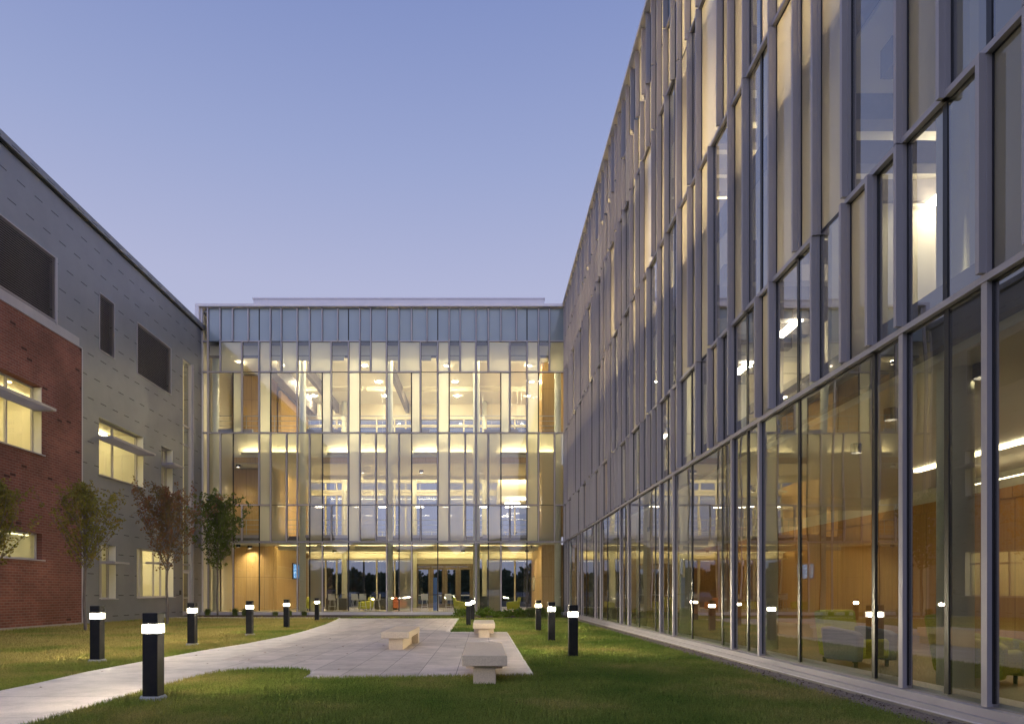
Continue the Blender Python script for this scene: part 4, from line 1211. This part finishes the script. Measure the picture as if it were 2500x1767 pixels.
# ------------------------------------------------------------------ beyond the lobby: car park, trees, lamp post
def car(label, x, y, rz, paint, suv):
    t = thing('parked_car', label, 'car', (x, y, 0), rz, group='cars parked behind the lobby')
    h = 1.75 if suv else 1.45
    MB().prism([(-2.25, .35), (2.25, .35), (2.28, .75), (2.1, .95), (1.2, 1.0), (.6, h - .03), (-1.5 if suv else -1.1, h), (-2.1 if suv else -1.9, 1.02), (-2.28, .95)], -.88, .88, 'y').build('body', M[paint], t, .06)
    MB().prism([(1.08, 1.03), (.58, h - .1), (-1.45 if suv else -1.0, h - .08), (-2.0 if suv else -1.75, 1.05)], -.895, .895, 'y').build('windows', M['car_glass'], t)
    for sx in (-1.4, 1.4):
        for sy in (-1, 1):
            MB().tube([(sx, sy * .70, .33), (sx, sy * .92, .33)], .33, 18).build('wheel', M['tyre'], t)
    for sy in (-.6, .6): box(2.22, 2.30, sy - .18, sy + .18, .68, .80).build('headlight', M['car_light'], t, .01)
names = ['dark parked car seen through the left lobby window', 'silver parked car seen left of the cream rear column', 'dark off-road car seen behind the bar stools', 'silver estate car seen behind the second high table',
         'dark parked car behind the orange chair', 'dark parked car behind the leftmost entrance door', 'silver parked car behind the middle entrance doors', 'dark off-road car behind the right entrance door',
         'silver parked car seen right of the entrance', 'dark parked car seen behind the right lime armchair']
for i, l in enumerate(names):
    car(l, -26 + 3.4 * i, 82 + (i % 3) * 1.2, R(90 + random.uniform(-3, 3)), 'car_dark' if 'dark' in l else 'car_light', i % 3 == 2)
def bigtree(label, x, y, H, rad, seed):
    r = random.Random(seed)
    t = thing('tree', label, 'tree', (x, y, 0), group='dark trees beyond the car park')
    tb = MB().tube([(0, 0, 0), (.1, 0, H * .4), (0, .1, H * .8)], [.28, .2, .06], 8)
    pts = []
    lobes = [(r.gauss(0, rad * .45), r.gauss(0, rad * .45), H * r.uniform(.10, .85), rad * r.uniform(.35, .55)) for _ in range(24)]
    for lx, ly, lz, lr in lobes:
        tb.tube([(0, 0, H * .35), (lx * .6, ly * .6, lz * .85), (lx, ly, lz)], [.1, .06, .03], 5, False)
        for q in range(150):
            v = Vector((r.gauss(0, 1), r.gauss(0, 1), r.gauss(0, 1))).normalized() * lr * r.uniform(.5, 1.1)
            pts.append((lx + v.x, ly + v.y, max(.2, lz + v.z * .9)))
    tb.build('trunk', M['bark'], t); leaves_mesh('crown', pts, .8, M['leaf_dark'], t)
tl = ['broad dark tree seen through the left lobby bay', 'dark round tree seen behind the second lobby bay', 'tallest dark tree seen behind the bar stools', 'dark tree beside the tallest one',
      'low dark tree left of the entrance doors', 'dark tree behind the left entrance doors', 'dark tree behind the right entrance doors', 'dark tree just right of the entrance',
      'dark bushy tree seen above the lime armchair', 'dark tree at the right end of the lobby view', 'dark tree far left beyond the car park', 'dark tree far right beyond the car park']
for i, l in enumerate(tl[:10]):
    bigtree(l, -40 + 5.3 * i + random.uniform(-1, 1), 118 + random.uniform(-5, 8), [5.6, 6.0, 7.2, 5.2, 4.4, 4.6, 5.2, 4.8, 5.4, 4.6][i], random.uniform(2.4, 3.3), 100 + i)
bigtree(tl[10], -46, 121, 7, 4, 131); bigtree(tl[11], 13, 121, 7, 4, 132)
t = thing('street_lamp', 'dark lamp pole standing in the car park behind the lobby', 'lamp post', (-14.6, 84, 0))
MB().tube([(0, 0, 0), (0, 0, 9)], [.14, .09], 10).build('pole', M['gasket'], t)
box(-.25, .25, -.9, .1, 9, 9.15).build('lamp_head', M['gasket'], t, .02)
t = thing('street_lamp', 'dark lamp pole seen through the right lobby window', 'lamp post', (4.2, 88, 0))
MB().tube([(0, 0, 0), (0, 0, 9)], [.14, .09], 10).build('pole', M['gasket'], t)
box(-.25, .25, -.9, .1, 9, 9.15).build('lamp_head', M['gasket'], t, .02)
